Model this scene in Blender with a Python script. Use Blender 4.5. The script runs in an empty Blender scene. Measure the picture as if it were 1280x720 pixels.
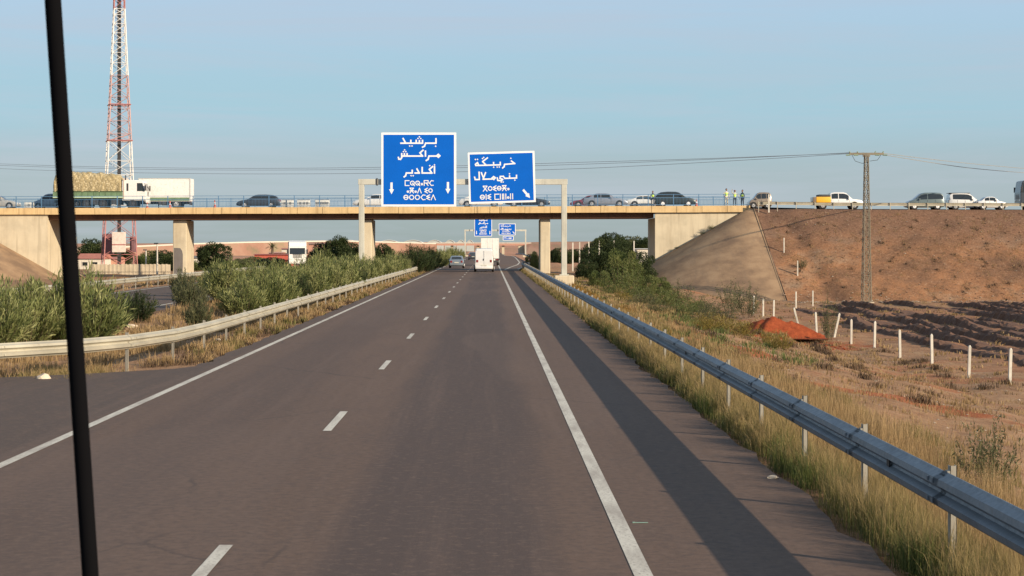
import bpy, bmesh, math, random
import numpy as np
from mathutils import Vector, Matrix
R = math.radians
random.seed(7)
rng = np.random.default_rng(7)
scn = bpy.context.scene
col = scn.collection

# ------------------------------------------------------------------ camera
F = 2300.0                      # focal length in pixels of a 1280 wide picture
CX, CY, EYE = 612.0, 308.0, 2.6
cam = bpy.data.cameras.new('camera')
camo = bpy.data.objects.new('camera', cam); col.objects.link(camo)
camo.location = (0, 0, EYE); camo.rotation_euler = (R(90), 0, 0)
cam.sensor_width = 36.0; cam.lens = 36.0*F/1280.0
cam.shift_x = (640-CX)/1280.0; cam.shift_y = (CY-360)/1280.0
cam.clip_start = 0.1; cam.clip_end = 12000
cam.dof.use_dof = True; cam.dof.focus_distance = 110; cam.dof.aperture_fstop = 55
scn.camera = camo

# ------------------------------------------------------------------ light
SUN_DIR = Vector((2.15, -1.75, 1.0)).normalized()         # towards the sun: right and behind the bus, low
sun_el = math.asin(SUN_DIR.z); sun_az = math.atan2(SUN_DIR.x, SUN_DIR.y)
w = bpy.data.worlds.new('World'); scn.world = w; w.use_nodes = True
nt = w.node_tree; nt.nodes.clear()
sky = nt.nodes.new('ShaderNodeTexSky'); sky.sky_type = 'NISHITA'; sky.sun_disc = False
sky.sun_elevation = sun_el; sky.sun_rotation = sun_az
sky.altitude = 200; sky.air_density = 1.0; sky.dust_density = 0.6; sky.ozone_density = 2.0
bg = nt.nodes.new('ShaderNodeBackground'); bg.inputs[1].default_value = 0.12
wo = nt.nodes.new('ShaderNodeOutputWorld')
# hazy blue-grey air low in the sky, the same all round the horizon
tc = nt.nodes.new('ShaderNodeTexCoord'); sx = nt.nodes.new('ShaderNodeSeparateXYZ'); nt.links.new(tc.outputs['Generated'], sx.inputs[0])
rp = nt.nodes.new('ShaderNodeValToRGB'); rp.color_ramp.interpolation = 'EASE'
HZ = [(0.0, (.242, .303, .312)), (.035, (.293, .369, .405)), (.075, (.283, .442, .528)), (.14, (.335, .465, .590)), (.30, (.285, .38, .49)), (1.0, (.21, .29, .38))]
while len(rp.color_ramp.elements) < len(HZ): rp.color_ramp.elements.new(.5)
for e, (p, c) in zip(rp.color_ramp.elements, HZ): e.position = p; e.color = (*c, 1)
nt.links.new(sx.outputs[2], rp.inputs[0])
mpn = nt.nodes.new('ShaderNodeMapping'); mpn.inputs['Scale'].default_value = (1.6, 1.6, 22); nt.links.new(tc.outputs['Generated'], mpn.inputs[0])
cn = nt.nodes.new('ShaderNodeTexNoise'); cn.inputs['Scale'].default_value = 2.2; cn.inputs['Detail'].default_value = 7; cn.inputs['Roughness'].default_value = .62; cn.inputs['Distortion'].default_value = .6; nt.links.new(mpn.outputs[0], cn.inputs['Vector'])
cm = nt.nodes.new('ShaderNodeMapRange'); nt.links.new(cn.outputs[0], cm.inputs[0]); cm.inputs[1].default_value = .42; cm.inputs[2].default_value = .72; cm.inputs[3].default_value = 0; cm.inputs[4].default_value = .62
veil = nt.nodes.new('ShaderNodeMix'); veil.data_type = 'RGBA'; nt.links.new(cm.outputs[0], veil.inputs[0]); nt.links.new(rp.outputs[0], veil.inputs[6]); veil.inputs[7].default_value = (.38, .425, .505, 1)
mul = nt.nodes.new('ShaderNodeMix'); mul.data_type = 'RGBA'; mul.blend_type = 'MULTIPLY'; mul.inputs[0].default_value = 1; nt.links.new(veil.outputs[2], mul.inputs[6]); mul.inputs[7].default_value = (8.33, 8.33, 8.33, 1)
fr = nt.nodes.new('ShaderNodeMapRange'); fr.interpolation_type = 'SMOOTHSTEP'; nt.links.new(sx.outputs[2], fr.inputs[0]); fr.inputs[1].default_value = .12; fr.inputs[2].default_value = 1.0; fr.inputs[3].default_value = .92; fr.inputs[4].default_value = .75
mxs = nt.nodes.new('ShaderNodeMix'); mxs.data_type = 'RGBA'; nt.links.new(fr.outputs[0], mxs.inputs[0]); nt.links.new(sky.outputs[0], mxs.inputs[6]); nt.links.new(mul.outputs[2], mxs.inputs[7])
nt.links.new(mxs.outputs[2], bg.inputs[0]); nt.links.new(bg.outputs[0], wo.inputs[0])
sl = bpy.data.lights.new('sun', 'SUN'); sl.energy = 5.0; sl.angle = R(0.5); sl.color = (1.0, 0.82, 0.60)
so = bpy.data.objects.new('sun', sl); col.objects.link(so)
so.rotation_euler = SUN_DIR.to_track_quat('Z', 'Y').to_euler(); so.location = (30, -30, 40)
scn.view_settings.view_transform = 'Standard'; scn.view_settings.look = 'None'
scn.view_settings.exposure = 0.38; scn.view_settings.gamma = 1.0
scn.cycles.max_bounces = 5; scn.cycles.diffuse_bounces = 2; scn.cycles.glossy_bounces = 2
scn.cycles.transparent_max_bounces = 6

# ------------------------------------------------------------------ helpers
def smooth(a, b, x):
    t = np.clip((np.asarray(x, float)-a)/(b-a), 0, 1); return t*t*(3-2*t)
def PX(px, py, d):                       # a point seen in the photograph at that distance
    s = F/d; return Vector(((px-CX)/s, d, EYE-(py-CY)/s))
def tag(o, label=None, cat=None, group=None, kind=None):
    if label: o['label'] = label
    if cat: o['category'] = cat
    if group: o['group'] = group
    if kind: o['kind'] = kind
    return o
def thing(name, loc, label, cat, group=None, rz=0.0):
    o = bpy.data.objects.new(name, None); col.objects.link(o); o.location = loc; o.rotation_euler = (0, 0, rz)
    o.empty_display_size = .3
    return tag(o, label, cat, group)
def link_mesh(name, me, mat=None, parent=None):
    o = bpy.data.objects.new(name, me); col.objects.link(o)
    if mat and not me.materials: me.materials.append(mat)
    if parent: o.parent = parent
    return o
def copy_tree(o, parent=None):
    c = o.copy(); col.objects.link(c)
    if parent: c.parent = parent
    for ch in [x for x in o.children]: copy_tree(ch, c)
    return c
class MB:
    def __init__(s): s.bm = bmesh.new()
    def box(s, x0, x1, y0, y1, z0, z1, bev=0.0, M=None):
        r = bmesh.ops.create_cube(s.bm, size=1.0)['verts']
        for v in r: v.co = Vector(((x0+x1)/2+v.co.x*(x1-x0), (y0+y1)/2+v.co.y*(y1-y0), (z0+z1)/2+v.co.z*(z1-z0)))
        if bev > 0:
            es = list({e for v in r for e in v.link_edges})
            q = bmesh.ops.bevel(s.bm, geom=es, offset=bev, segments=2, affect='EDGES', profile=.6)
            r = list({v for f in q['faces'] for v in f.verts})
        if M is not None: bmesh.ops.transform(s.bm, matrix=M, verts=r)
        return s
    def cyl(s, p0, p1, r0, r1=None, n=10, caps=True):
        if r1 is None: r1 = r0
        p0 = Vector(p0); p1 = Vector(p1); d = p1-p0; L = d.length
        if L < 1e-6: return s
        M = Matrix.Translation((p0+p1)/2) @ d.to_track_quat('Z', 'Y').to_matrix().to_4x4()
        bmesh.ops.create_cone(s.bm, cap_ends=caps, cap_tris=False, segments=n, radius1=r0, radius2=r1, depth=L, matrix=M)
        return s
    def tube(s, pts, r, n=6):
        for a, b in zip(pts[:-1], pts[1:]): s.cyl(a, b, r, r, n)
        return s
    def bar(s, p0, p1, w):               # square bar
        return s.cyl(p0, p1, w*.7071, w*.7071, 4)
    def poly(s, pts, thick=None, axis='Y'):
        vs = [s.bm.verts.new(p) for p in pts]; f = s.bm.faces.new(vs)
        if thick:
            r = bmesh.ops.extrude_face_region(s.bm, geom=[f])
            vv = [g for g in r['geom'] if isinstance(g, bmesh.types.BMVert)]
            d = {'X': (thick,0,0), 'Y': (0,thick,0), 'Z': (0,0,thick)}[axis]
            bmesh.ops.translate(s.bm, vec=d, verts=vv)
        return s
    def sphere(s, c, r, sx=1, sy=1, sz=1, n=10):
        M = Matrix.Translation(c) @ Matrix.Diagonal((sx*r, sy*r, sz*r, 1))
        bmesh.ops.create_uvsphere(s.bm, u_segments=n, v_segments=max(5, n//2+1), radius=1.0, matrix=M); return s
    def build(s, name, mat=None, parent=None, smoothf=False):
        bmesh.ops.recalc_face_normals(s.bm, faces=s.bm.faces)
        me = bpy.data.meshes.new(name); s.bm.to_mesh(me); s.bm.free()
        if smoothf:
            me.polygons.foreach_set('use_smooth', [True]*len(me.polygons))
            me.set_sharp_from_angle(angle=R(38))
        return link_mesh(name, me, mat, parent)
def np_mesh(name, V, T, k=3, attrs=None, smoothf=False):
    V = np.asarray(V, np.float32); T = np.asarray(T, np.int32).reshape(-1, k)
    me = bpy.data.meshes.new(name)
    me.vertices.add(len(V)); me.vertices.foreach_set('co', V.ravel())
    me.loops.add(T.size); me.loops.foreach_set('vertex_index', T.ravel())
    me.polygons.add(len(T)); me.polygons.foreach_set('loop_start', np.arange(0, T.size, k, dtype=np.int32))
    me.polygons.foreach_set('use_smooth', np.full(len(T), smoothf))
    for an, av in (attrs or {}).items():
        a = me.attributes.new(an, 'FLOAT', 'POINT'); a.data.foreach_set('value', np.asarray(av, np.float32))
    me.update(calc_edges=True); me.validate()
    return me

# ------------------------------------------------------------------ materials
class NT:
    def __init__(s, name):
        s.m = bpy.data.materials.new(name); s.m.use_nodes = True; s.t = s.m.node_tree; s.t.nodes.clear()
        s.out = s.n('ShaderNodeOutputMaterial'); s.p = s.n('ShaderNodeBsdfPrincipled'); s.l(s.p.outputs[0], s.out.inputs[0])
    def n(s, t, **k):
        q = s.t.nodes.new(t)
        for a, b in k.items(): setattr(q, a, b)
        return q
    def l(s, a, b): s.t.links.new(a, b)
    def coord(s, which='Object', scale=(1,1,1)):
        c = s.n('ShaderNodeTexCoord'); mp = s.n('ShaderNodeMapping'); mp.inputs['Scale'].default_value = scale
        s.l(c.outputs[which], mp.inputs[0]); return mp.outputs[0]
    def geo(s, scale=(1,1,1)):
        c = s.n('ShaderNodeNewGeometry'); mp = s.n('ShaderNodeMapping'); mp.inputs['Scale'].default_value = scale
        s.l(c.outputs['Position'], mp.inputs[0]); return mp.outputs[0]
    def noise(s, vec, scale, detail=4, rough=.6):
        q = s.n('ShaderNodeTexNoise'); q.inputs['Scale'].default_value = scale; q.inputs['Detail'].default_value = detail
        q.inputs['Roughness'].default_value = rough; s.l(vec, q.inputs['Vector']); return q.outputs['Fac']
    def ramp(s, fac, stops):
        q = s.n('ShaderNodeValToRGB'); e = q.color_ramp.elements
        while len(e) < len(stops): e.new(0.5)
        for el, (p, c) in zip(e, stops):
            el.position = p; el.color = (*c, 1) if len(c) == 3 else c
        s.l(fac, q.inputs[0]); return q.outputs[0]
    def mix(s, fac, a, b, mode='MIX'):
        q = s.n('ShaderNodeMix', data_type='RGBA', blend_type=mode)
        for sock, v in ((q.inputs[0], fac), (q.inputs[6], a), (q.inputs[7], b)):
            if isinstance(v, (int, float)): sock.default_value = v
            elif isinstance(v, tuple): sock.default_value = (*v, 1)
            else: s.l(v, sock)
        return q.outputs[2]
    def math(s, op, a, b=0.0):
        q = s.n('ShaderNodeMath', operation=op)
        for sock, v in ((q.inputs[0], a), (q.inputs[1], b)):
            if isinstance(v, (int, float)): sock.default_value = v
            else: s.l(v, sock)
        return q.outputs[0]
    def maprange(s, v, a, b, c=0.0, d=1.0):
        q = s.n('ShaderNodeMapRange', interpolation_type='SMOOTHSTEP'); s.l(v, q.inputs[0])
        q.inputs[1].default_value = a; q.inputs[2].default_value = b; q.inputs[3].default_value = c; q.inputs[4].default_value = d
        return q.outputs[0]
    def bump(s, h, strength=.4, dist=.02):
        q = s.n('ShaderNodeBump'); q.inputs['Strength'].default_value = strength; q.inputs['Distance'].default_value = dist
        s.l(h, q.inputs['Height']); s.l(q.outputs[0], s.p.inputs['Normal'])
    def attr(s, name):
        q = s.n('ShaderNodeAttribute'); q.attribute_name = name; return q.outputs['Fac']
def plain(name, c, rough=.6, metal=0.0, coat=0.0, var=.12, scale=3.0, dirt=None):
    t = NT(name); v = t.coord('Object'); f = t.noise(v, scale, 5, .65)
    c2 = tuple(min(1, x*(1-var*1.6)) for x in c); c1 = tuple(min(1, x*(1+var)) for x in c)
    o = t.ramp(f, [(.3, c2), (.7, c1)])
    if dirt:
        f2 = t.noise(v, scale*4.3, 6, .7); o = t.mix(t.ramp(f2, [(.52, (0,0,0)), (.72, (1,1,1))]), o, dirt)
    t.l(o, t.p.inputs['Base Color']); t.p.inputs['Roughness'].default_value = rough
    t.p.inputs['Metallic'].default_value = metal; t.p.inputs['Coat Weight'].default_value = coat
    t.p.inputs['Coat Roughness'].default_value = .08
    return t.m
_paints = {}
def paint(c, metal=.25):
    k = (c, metal)
    if k not in _paints: _paints[k] = plain('car_paint', c, .38, metal, .8, .05, 1.5)
    return _paints[k]
M = {}
M['glass'] = plain('dark_car_glass', (.022, .028, .032), .06, 0, .5, .1)
M['tyre'] = plain('tyre_rubber', (.02, .02, .021), .85, 0, 0, .2, 12)
M['rim'] = plain('wheel_rim', (.55, .55, .55), .35, .6, 0, .1)
M['white'] = plain('white_vehicle_paint', (.80, .79, .76), .4, 0, .4, .04, 1.2, (.62, .58, .52))
M['black'] = plain('black_plastic', (.018, .018, .02), .55, 0, 0, .2)
M['rod'] = plain('matt_black_rod', (.004, .004, .005), .9, 0, 0, .1); M['rod'].node_tree.nodes['Principled BSDF'].inputs['Specular IOR Level'].default_value = .05
M['lamp'] = plain('lamp_lens', (.75, .75, .72), .15, 0, .6)
M['tail'] = plain('tail_lamp_lens', (.20, .02, .02), .25, 0, .6)
M['plate'] = plain('number_plate', (.62, .6, .52), .5)
M['darkmetal'] = plain('chassis_metal', (.06, .062, .068), .6, .3, 0, .25)
M['cone'] = plain('cone_orange', (.62, .12, .05), .6)
M['signwhite'] = plain('sign_white', (.82, .84, .86), .45, 0, 0, .03)
M['skin'] = plain('skin', (.25, .14, .09), .6)
M['hivis'] = plain('hivis_fabric', (.55, .78, .12), .8)
M['navy'] = plain('dark_cloth', (.03, .035, .05), .85)
M['cream_cloth'] = plain('pale_cloth', (.55, .52, .42), .85)

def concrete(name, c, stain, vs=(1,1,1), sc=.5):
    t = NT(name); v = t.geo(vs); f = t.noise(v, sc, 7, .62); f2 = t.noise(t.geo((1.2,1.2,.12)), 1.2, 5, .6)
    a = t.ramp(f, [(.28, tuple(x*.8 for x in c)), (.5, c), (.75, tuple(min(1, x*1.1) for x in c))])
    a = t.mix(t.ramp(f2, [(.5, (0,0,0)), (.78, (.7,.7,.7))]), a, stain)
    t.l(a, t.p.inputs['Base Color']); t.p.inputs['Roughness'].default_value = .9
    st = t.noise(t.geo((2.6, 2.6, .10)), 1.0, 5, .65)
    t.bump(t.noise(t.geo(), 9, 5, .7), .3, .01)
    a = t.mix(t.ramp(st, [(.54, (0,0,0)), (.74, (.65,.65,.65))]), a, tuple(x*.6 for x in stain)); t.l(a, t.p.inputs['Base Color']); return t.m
M['conc'] = concrete('pale_concrete', (.56, .49, .36), (.40, .33, .23))
M['conc_pink'] = concrete('fascia_concrete', (.62, .45, .235), (.44, .29, .14), sc=1.1)
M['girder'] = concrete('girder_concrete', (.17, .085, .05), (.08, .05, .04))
M['greypatch'] = concrete('grey_patch', (.16, .145, .14), (.12, .11, .10))
M['postconc'] = concrete('post_concrete', (.60, .57, .50), (.36, .31, .25), sc=4)
M['gantry'] = concrete('gantry_grey', (.50, .50, .44), (.38, .38, .34), sc=.8)
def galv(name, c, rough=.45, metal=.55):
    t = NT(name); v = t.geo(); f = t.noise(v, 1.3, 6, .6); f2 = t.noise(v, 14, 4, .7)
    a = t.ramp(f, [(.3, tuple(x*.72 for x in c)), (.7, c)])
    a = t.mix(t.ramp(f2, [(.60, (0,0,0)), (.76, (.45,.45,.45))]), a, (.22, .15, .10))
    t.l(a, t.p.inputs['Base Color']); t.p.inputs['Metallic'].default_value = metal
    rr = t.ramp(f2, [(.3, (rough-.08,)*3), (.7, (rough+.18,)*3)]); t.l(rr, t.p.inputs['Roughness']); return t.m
M['galv'] = galv('galvanised_steel_shaded', (.19, .22, .25), .5, .35)  # shade of the road side put into the colour, darker and bluer
M['galvl'] = galv('galvanised_steel_sunlit', (.50, .47, .38), .6, .3)  # same steel with warm sunlight put into the colour
M['poststeel'] = galv('galvanised_post', (.36, .34, .29), .65, .2)

def asphalt():
    t = NT('asphalt'); g = t.geo()
    sep = t.n('ShaderNodeSeparateXYZ'); t.l(g, sep.inputs[0]); X = sep.outputs[0]
    big = t.noise(t.geo((1, .12, 1)), .6, 5, .6)
    mid = t.noise(t.geo((1, .35, 1)), 2.2, 6, .65); fine = t.noise(g, 70, 3, .8)
    base = t.ramp(big, [(.3, (.100, .061, .041)), (.7, (.134, .082, .056))])
    # two lanes: oily dark wheel track in the middle of the right lane, a weaker one in the left
    wob = t.math('MULTIPLY', t.math('SUBTRACT', big, .5), 1.2)
    Xw = t.math('ADD', X, wob)
    def band(c, hw, soft, amt):
        d = t.math('ABSOLUTE', t.math('SUBTRACT', Xw, c)); return t.math('MULTIPLY', t.maprange(d, hw, hw+soft, 1, 0), amt)
    b = t.math('MAXIMUM', band(-.45, .75, .50, .95), band(-4.1, .5, .6, .45))
    b = t.math('MULTIPLY', b, t.maprange(mid, .2, .6, .7, 1))
    c = t.mix(b, base, (.046, .031, .028))
    # shoulder patches
    sh = t.maprange(X, -5.75, -6.15, 0, .95); c = t.mix(t.math('MULTIPLY', sh, t.maprange(mid, .35, .55, .55, 1)), c, (.060, .043, .034))
    c = t.mix(t.ramp(mid, [(.52, (0,0,0)), (.72, (.55,.55,.55))]), c, (.070, .048, .040))
    streak = t.noise(t.geo((1.6, .035, 1)), 1.5, 6, .7); c = t.mix(t.ramp(streak, [(.50, (0,0,0)), (.70, (.5,.5,.5))]), c, (.150, .098, .074))
    c = t.mix(t.ramp(streak, [(.30, (.5,.5,.5)), (.44, (0,0,0))]), c, (.062, .042, .036))
    patch = t.noise(t.geo((.8, .10, 1)), .35, 3, .4); c = t.mix(t.ramp(patch, [(.545, (0,0,0)), (.56, (.30,.30,.30))]), c, (.125, .085, .066))
    # cracks: cell borders, broken up, and a few across the lanes
    vo = t.n('ShaderNodeTexVoronoi', feature='DISTANCE_TO_EDGE'); vo.inputs['Scale'].default_value = .22
    wv = t.n('ShaderNodeMix', data_type='RGBA'); wv.inputs[0].default_value = .16; t.l(t.geo((1, .5, 1)), wv.inputs[6])
    wn = t.n('ShaderNodeTexNoise'); wn.inputs['Scale'].default_value = 1.3; wn.inputs['Detail'].default_value = 5; t.l(g, wn.inputs['Vector']); t.l(wn.outputs['Color'], wv.inputs[7]); t.l(wv.outputs[2], vo.inputs['Vector'])
    crk = t.math('MULTIPLY', t.maprange(vo.outputs['Distance'], .0, .006, 1, 0), t.maprange(t.noise(g, .25, 3, .5), .50, .62, 0, .75))
    c = t.mix(crk, c, (.03, .022, .02))
    gr = t.noise(g, 9, 4, .75); c = t.mix(t.ramp(gr, [(.38, (.6,.6,.6)), (.5, (0,0,0))]), c, (.060, .042, .035)); c = t.mix(t.ramp(gr, [(.52, (0,0,0)), (.66, (.6,.6,.6))]), c, (.165, .110, .082))
    blot = t.noise(g, 3.1, 2, .5); c = t.mix(t.ramp(blot, [(.70, (0,0,0)), (.77, (.55,.55,.55))]), c, (.045, .033, .03))
    c = t.mix(t.ramp(fine, [(.35, (.0,)*3), (.75, (.6,)*3)]), c, (.17, .12, .095))
    sp = t.noise(g, 23, 2, .5); c = t.mix(t.ramp(sp, [(.70, (0,0,0)), (.76, (.5,.5,.5))]), c, (.035, .03, .03))
    t.l(c, t.p.inputs['Base Color']); t.p.inputs['Roughness'].default_value = .82
    t.p.inputs['Specular IOR Level'].default_value = .3
    t.bump(t.math('ADD', t.noise(g, 45, 4, .8), t.math('MULTIPLY', mid, .5)), .35, .01)
    return t.m
M['asphalt'] = asphalt()
def marking():
    t = NT('road_marking_paint'); g = t.geo(); n1 = t.noise(g, 30, 6, .75); n2 = t.noise(t.geo((3, .5, 1)), 1.4, 4, .6)
    a = t.mix(t.ramp(n1, [(.52, (0,0,0)), (.64, (.8,.8,.8))]), (.60, .57, .49), (.16, .13, .115))
    a = t.mix(t.ramp(n2, [(.42, (0,0,0)), (.68, (.75,.75,.75))]), a, (.30, .26, .22))
    t.l(a, t.p.inputs['Base Color']); t.p.inputs['Roughness'].default_value = .75; return t.m
M['mark'] = marking()

def soil():
    t = NT('dry_soil'); g = t.geo()
    sep = t.n('ShaderNodeSeparateXYZ'); t.l(g, sep.inputs[0]); X, Y = sep.outputs[0], sep.outputs[1]
    n1 = t.noise(g, .16, 6, .62); n2 = t.noise(g, .9, 6, .65); n3 = t.noise(g, 6, 6, .75); n4 = t.noise(t.geo((1,1,1)), .055, 4, .5)
    c = t.ramp(n2, [(.30, (.19, .10, .056)), (.5, (.32, .178, .098)), (.7, (.40, .25, .145))])
    c = t.mix(t.ramp(n3, [(.45, (0,0,0)), (.66, (.75,.75,.75))]), c, (.35, .235, .14))            # straw litter
    c = t.mix(t.ramp(n3, [(.30, (.8,.8,.8)), (.42, (0,0,0))]), c, (.065, .045, .03))              # clods
    redm = t.math('MULTIPLY', t.maprange(n1, .53, .60), t.maprange(X, 7.5, 9, 0, 1))
    redm = t.math('MULTIPLY', redm, t.maprange(X, 19, 22, .45, .15))
    for (px_, py_, rx, ry, zz_) in ((805, 388, 1.1, 7, -1.0), (842, 402, 1.3, 6, -1.2), (857, 420, .9, 3, -1.1), (909, 443, 1.1, 3, -1.2), (938, 449, .7, 2.2, -1.3), (1125, 502, 1.6, 1.6, -1.5), (1165, 514, 1.2, 1.2, -1.6), (1098, 497, .9, 1.2, -1.5), (985, 418, 3.2, 3, -1.9)):
        sc_ = (py_-308.0)/(2.6-zz_); cx_, cy_ = (px_-612.0)/sc_, 2300.0/sc_
        dx_ = t.math('DIVIDE', t.math('SUBTRACT', X, cx_), rx); dy_ = t.math('DIVIDE', t.math('SUBTRACT', Y, cy_), ry)
        r_ = t.math('ADD', t.math('MULTIPLY', dx_, dx_), t.math('MULTIPLY', dy_, dy_)); r_ = t.math('ADD', r_, t.math('MULTIPLY', t.math('SUBTRACT', n2, .5), 4.0))
        redm = t.math('MAXIMUM', redm, t.maprange(r_, 1.5, 2.6, .92, 0))
    c = t.mix(redm, c, t.ramp(n2, [(.3, (.27, .085, .035)), (.7, (.42, .14, .06))]))
    # ploughed field right of the fence
    fld = t.math('MULTIPLY', t.maprange(X, 20.5, 23), t.math('MULTIPLY', t.maprange(Y, 60, 70), t.maprange(Y, 152, 146)))
    c = t.mix(t.math('MULTIPLY', fld, .7), c, t.ramp(n2, [(.3, (.22, .10, .056)), (.7, (.38, .19, .105))]))
    # far land
    far = t.maprange(Y, 260, 420); n5 = t.noise(t.geo((1, .22, 1)), .012, 6, .6)
    fc = t.ramp(n5, [(.35, (.26, .21, .11)), (.47, (.42, .23, .15)), (.6, (.50, .25, .16)), (.72, (.20, .20, .10))])
    c = t.mix(far, c, fc)
    t.l(c, t.p.inputs['Base Color']); t.p.inputs['Roughness'].default_value = .95; t.p.inputs['Specular IOR Level'].default_value = .15
    t.bump(t.math('ADD', n3, n2), .9, .06); return t.m
M['soil'] = soil()
def embank():
    t = NT('red_earth_slope'); g = t.geo(); n1 = t.noise(g, .16, 6, .6); n2 = t.noise(g, .9, 7, .7); n3 = t.noise(g, 4.5, 5, .75)
    sep = t.n('ShaderNodeSeparateXYZ'); t.l(g, sep.inputs[0])
    c = t.ramp(n1, [(.34, (.14, .080, .052)), (.45, (.22, .118, .068)), (.56, (.31, .155, .080)), (.68, (.30, .20, .13))])
    up = t.maprange(t.math('ADD', sep.outputs[2], t.math('MULTIPLY', n1, 5.0)), 4.2, 7.6, 0, .75); c = t.mix(up, c, (.17, .100, .070))
    c = t.mix(t.ramp(n2, [(.36, (.6,.6,.6)), (.50, (0,0,0))]), c, (.21, .12, .075))
    c = t.mix(t.ramp(n2, [(.60, (0,0,0)), (.74, (.55,.55,.55))]), c, (.34, .24, .155))
    c = t.mix(t.ramp(n3, [(.56, (0,0,0)), (.66, (.6,.6,.6))]), c, (.42, .28, .185))
    c = t.mix(t.ramp(n3, [(.32, (.8,.8,.8)), (.45, (0,0,0))]), c, (.085, .048, .032))
    n6 = t.noise(g, 1.9, 5, .8); c = t.mix(t.ramp(n6, [(.36, (.75,.75,.75)), (.46, (0,0,0))]), c, (.10, .058, .038))
    t.l(c, t.p.inputs['Base Color']); t.p.inputs['Roughness'].default_value = .97; t.p.inputs['Specular IOR Level'].default_value = .1
    t.bump(t.math('ADD', n3, n2), .7, .07); return t.m
M['embank'] = embank()
def mound_mat():
    t = NT('red_clay'); g = t.geo(); n2 = t.noise(g, 3, 6, .7)
    t.l(t.ramp(n2, [(.3, (.20, .045, .02)), (.7, (.38, .092, .036))]), t.p.inputs['Base Color']); t.p.inputs['Roughness'].default_value = .95
    t.p.inputs['Specular IOR Level'].default_value = .1
    t.bump(t.noise(g, 7, 6, .8), .8, .06); return t.m
M['mound'] = mound_mat()
def leafmat(name, stops, tip=None, trans=.3, hspan=None):
    t = NT(name); a = t.attr('tint'); c = t.ramp(a, stops)
    if tip: c = t.mix(t.maprange(t.attr('hf'), tip[1], tip[2]), c, t.ramp(a, tip[0]))
    t.l(c, t.p.inputs['Base Color']); t.p.inputs['Roughness'].default_value = .6; t.p.inputs['Specular IOR Level'].default_value = .25
    tr = t.n('ShaderNodeBsdfTranslucent'); t.l(c, tr.inputs[0]); mx = t.n('ShaderNodeMixShader'); mx.inputs[0].default_value = trans
    t.l(t.p.outputs[0], mx.inputs[1]); t.l(tr.outputs[0], mx.inputs[2]); t.l(mx.outputs[0], t.out.inputs[0]); return t.m
M['olean'] = leafmat('oleander_leaf', [(0, (.06, .085, .026)), (.45, (.155, .178, .060)), (.9, (.34, .345, .155))], trans=.14)
M['darkleaf'] = leafmat('dark_leaf', [(0, (.018, .03, .012)), (.6, (.04, .06, .02)), (1, (.075, .095, .03))])
M['brightleaf'] = leafmat('bright_leaf', [(0, (.055, .08, .022)), (.6, (.12, .15, .045)), (1, (.23, .235, .09))])
M['greygreen'] = leafmat('grey_green_leaf', [(0, (.06, .07, .035)), (.6, (.12, .13, .06)), (1, (.19, .18, .09))])
M['yellowleaf'] = leafmat('yellow_leaf', [(0, (.12, .10, .02)), (.6, (.22, .17, .035)), (1, (.30, .22, .06))])
M['grass'] = leafmat('verge_grass', [(0, (.10, .12, .03)), (.5, (.17, .155, .05)), (1, (.30, .22, .10))],
                     ([(0, (.26, .19, .08)), (1, (.44, .32, .16))], .35, .85), .35)
M['drygrass'] = leafmat('dry_grass', [(0, (.16, .11, .05)), (.5, (.27, .18, .085)), (1, (.38, .27, .14))],
                        ([(0, (.30, .20, .09)), (1, (.48, .34, .18))], .3, .9), .3)
M['bark'] = plain('bark', (.12, .085, .06), .9)
ORD = ['nearest', 'second nearest', 'third nearest', 'fourth nearest', 'fifth nearest', 'sixth nearest', 'seventh nearest',
       'eighth nearest', 'ninth nearest', 'tenth nearest', 'eleventh nearest', 'twelfth nearest', 'thirteenth nearest', 'fourteenth nearest',
       'fifteenth nearest', 'sixteenth nearest', 'seventeenth nearest', 'eighteenth nearest', 'nineteenth nearest', 'twentieth nearest']
# ------------------------------------------------------------------ terrain
def dip(y): return -1.6*smooth(450, 850, y)
def ground(x, y):
    x = np.asarray(x, float); y = np.asarray(y, float)
    z = -0.10 + dip(y)*(1-smooth(40, 200, np.abs(x)))
    z = z - .12*np.exp(-((x+10)/2.2)**2)                                   # shallow median
    z = z - .62*smooth(-24, -36, x)*(1-smooth(300, 500, y))
    prof = .06*smooth(3.6, 4.6, x) + .94*np.clip((x-4.2)/(16.5-4.2), 0, 1)**1.05
    f = smooth(135, 190, y)*.60; wx = smooth(16, 25, x)*(1-smooth(192, 215, y)); k = 1-f*(1-wx)
    z = z - 2.4*prof*k*(1-smooth(260, 420, y)*.8)
    bump = .07*np.sin(x*1.7+y*.31)*np.sin(y*.9-x*.4)+.05*np.sin(x*.63-y*.53)+.03*np.sin(x*4.1+1)*np.sin(y*3.3)
    z = z + bump*(smooth(4.0, 6.5, x)+smooth(-6.6, -8, x)*smooth(-14.5, -12.5, x)*.6+smooth(-23, -27, x))
    z = z + 11.5*smooth(1300, 4500, np.hypot(x*.8, y)) + 3*np.sin(x*.0021+1)*smooth(2000, 4500, y)
    return z
def grid_mesh(name, xs, ys, zf, mat):
    X, Y = np.meshgrid(xs, ys); Z = zf(X, Y)
    V = np.stack([X.ravel(), Y.ravel(), Z.ravel()], 1); nx = len(xs); ny = len(ys)
    i, j = np.meshgrid(np.arange(nx-1), np.arange(ny-1)); a = (j*nx+i).ravel()
    T = np.stack([a, a+1, a+nx+1, a+nx], 1)
    return link_mesh(name, np_mesh(name, V, T, 4, smoothf=True), mat)
xs = np.concatenate([-np.geomspace(5000, 60, 40), np.arange(-58, -24, 2), np.arange(-24, 4, .8), np.arange(4, 34, .45), np.arange(34, 80, 2.0), np.geomspace(82, 5000, 40)])
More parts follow.
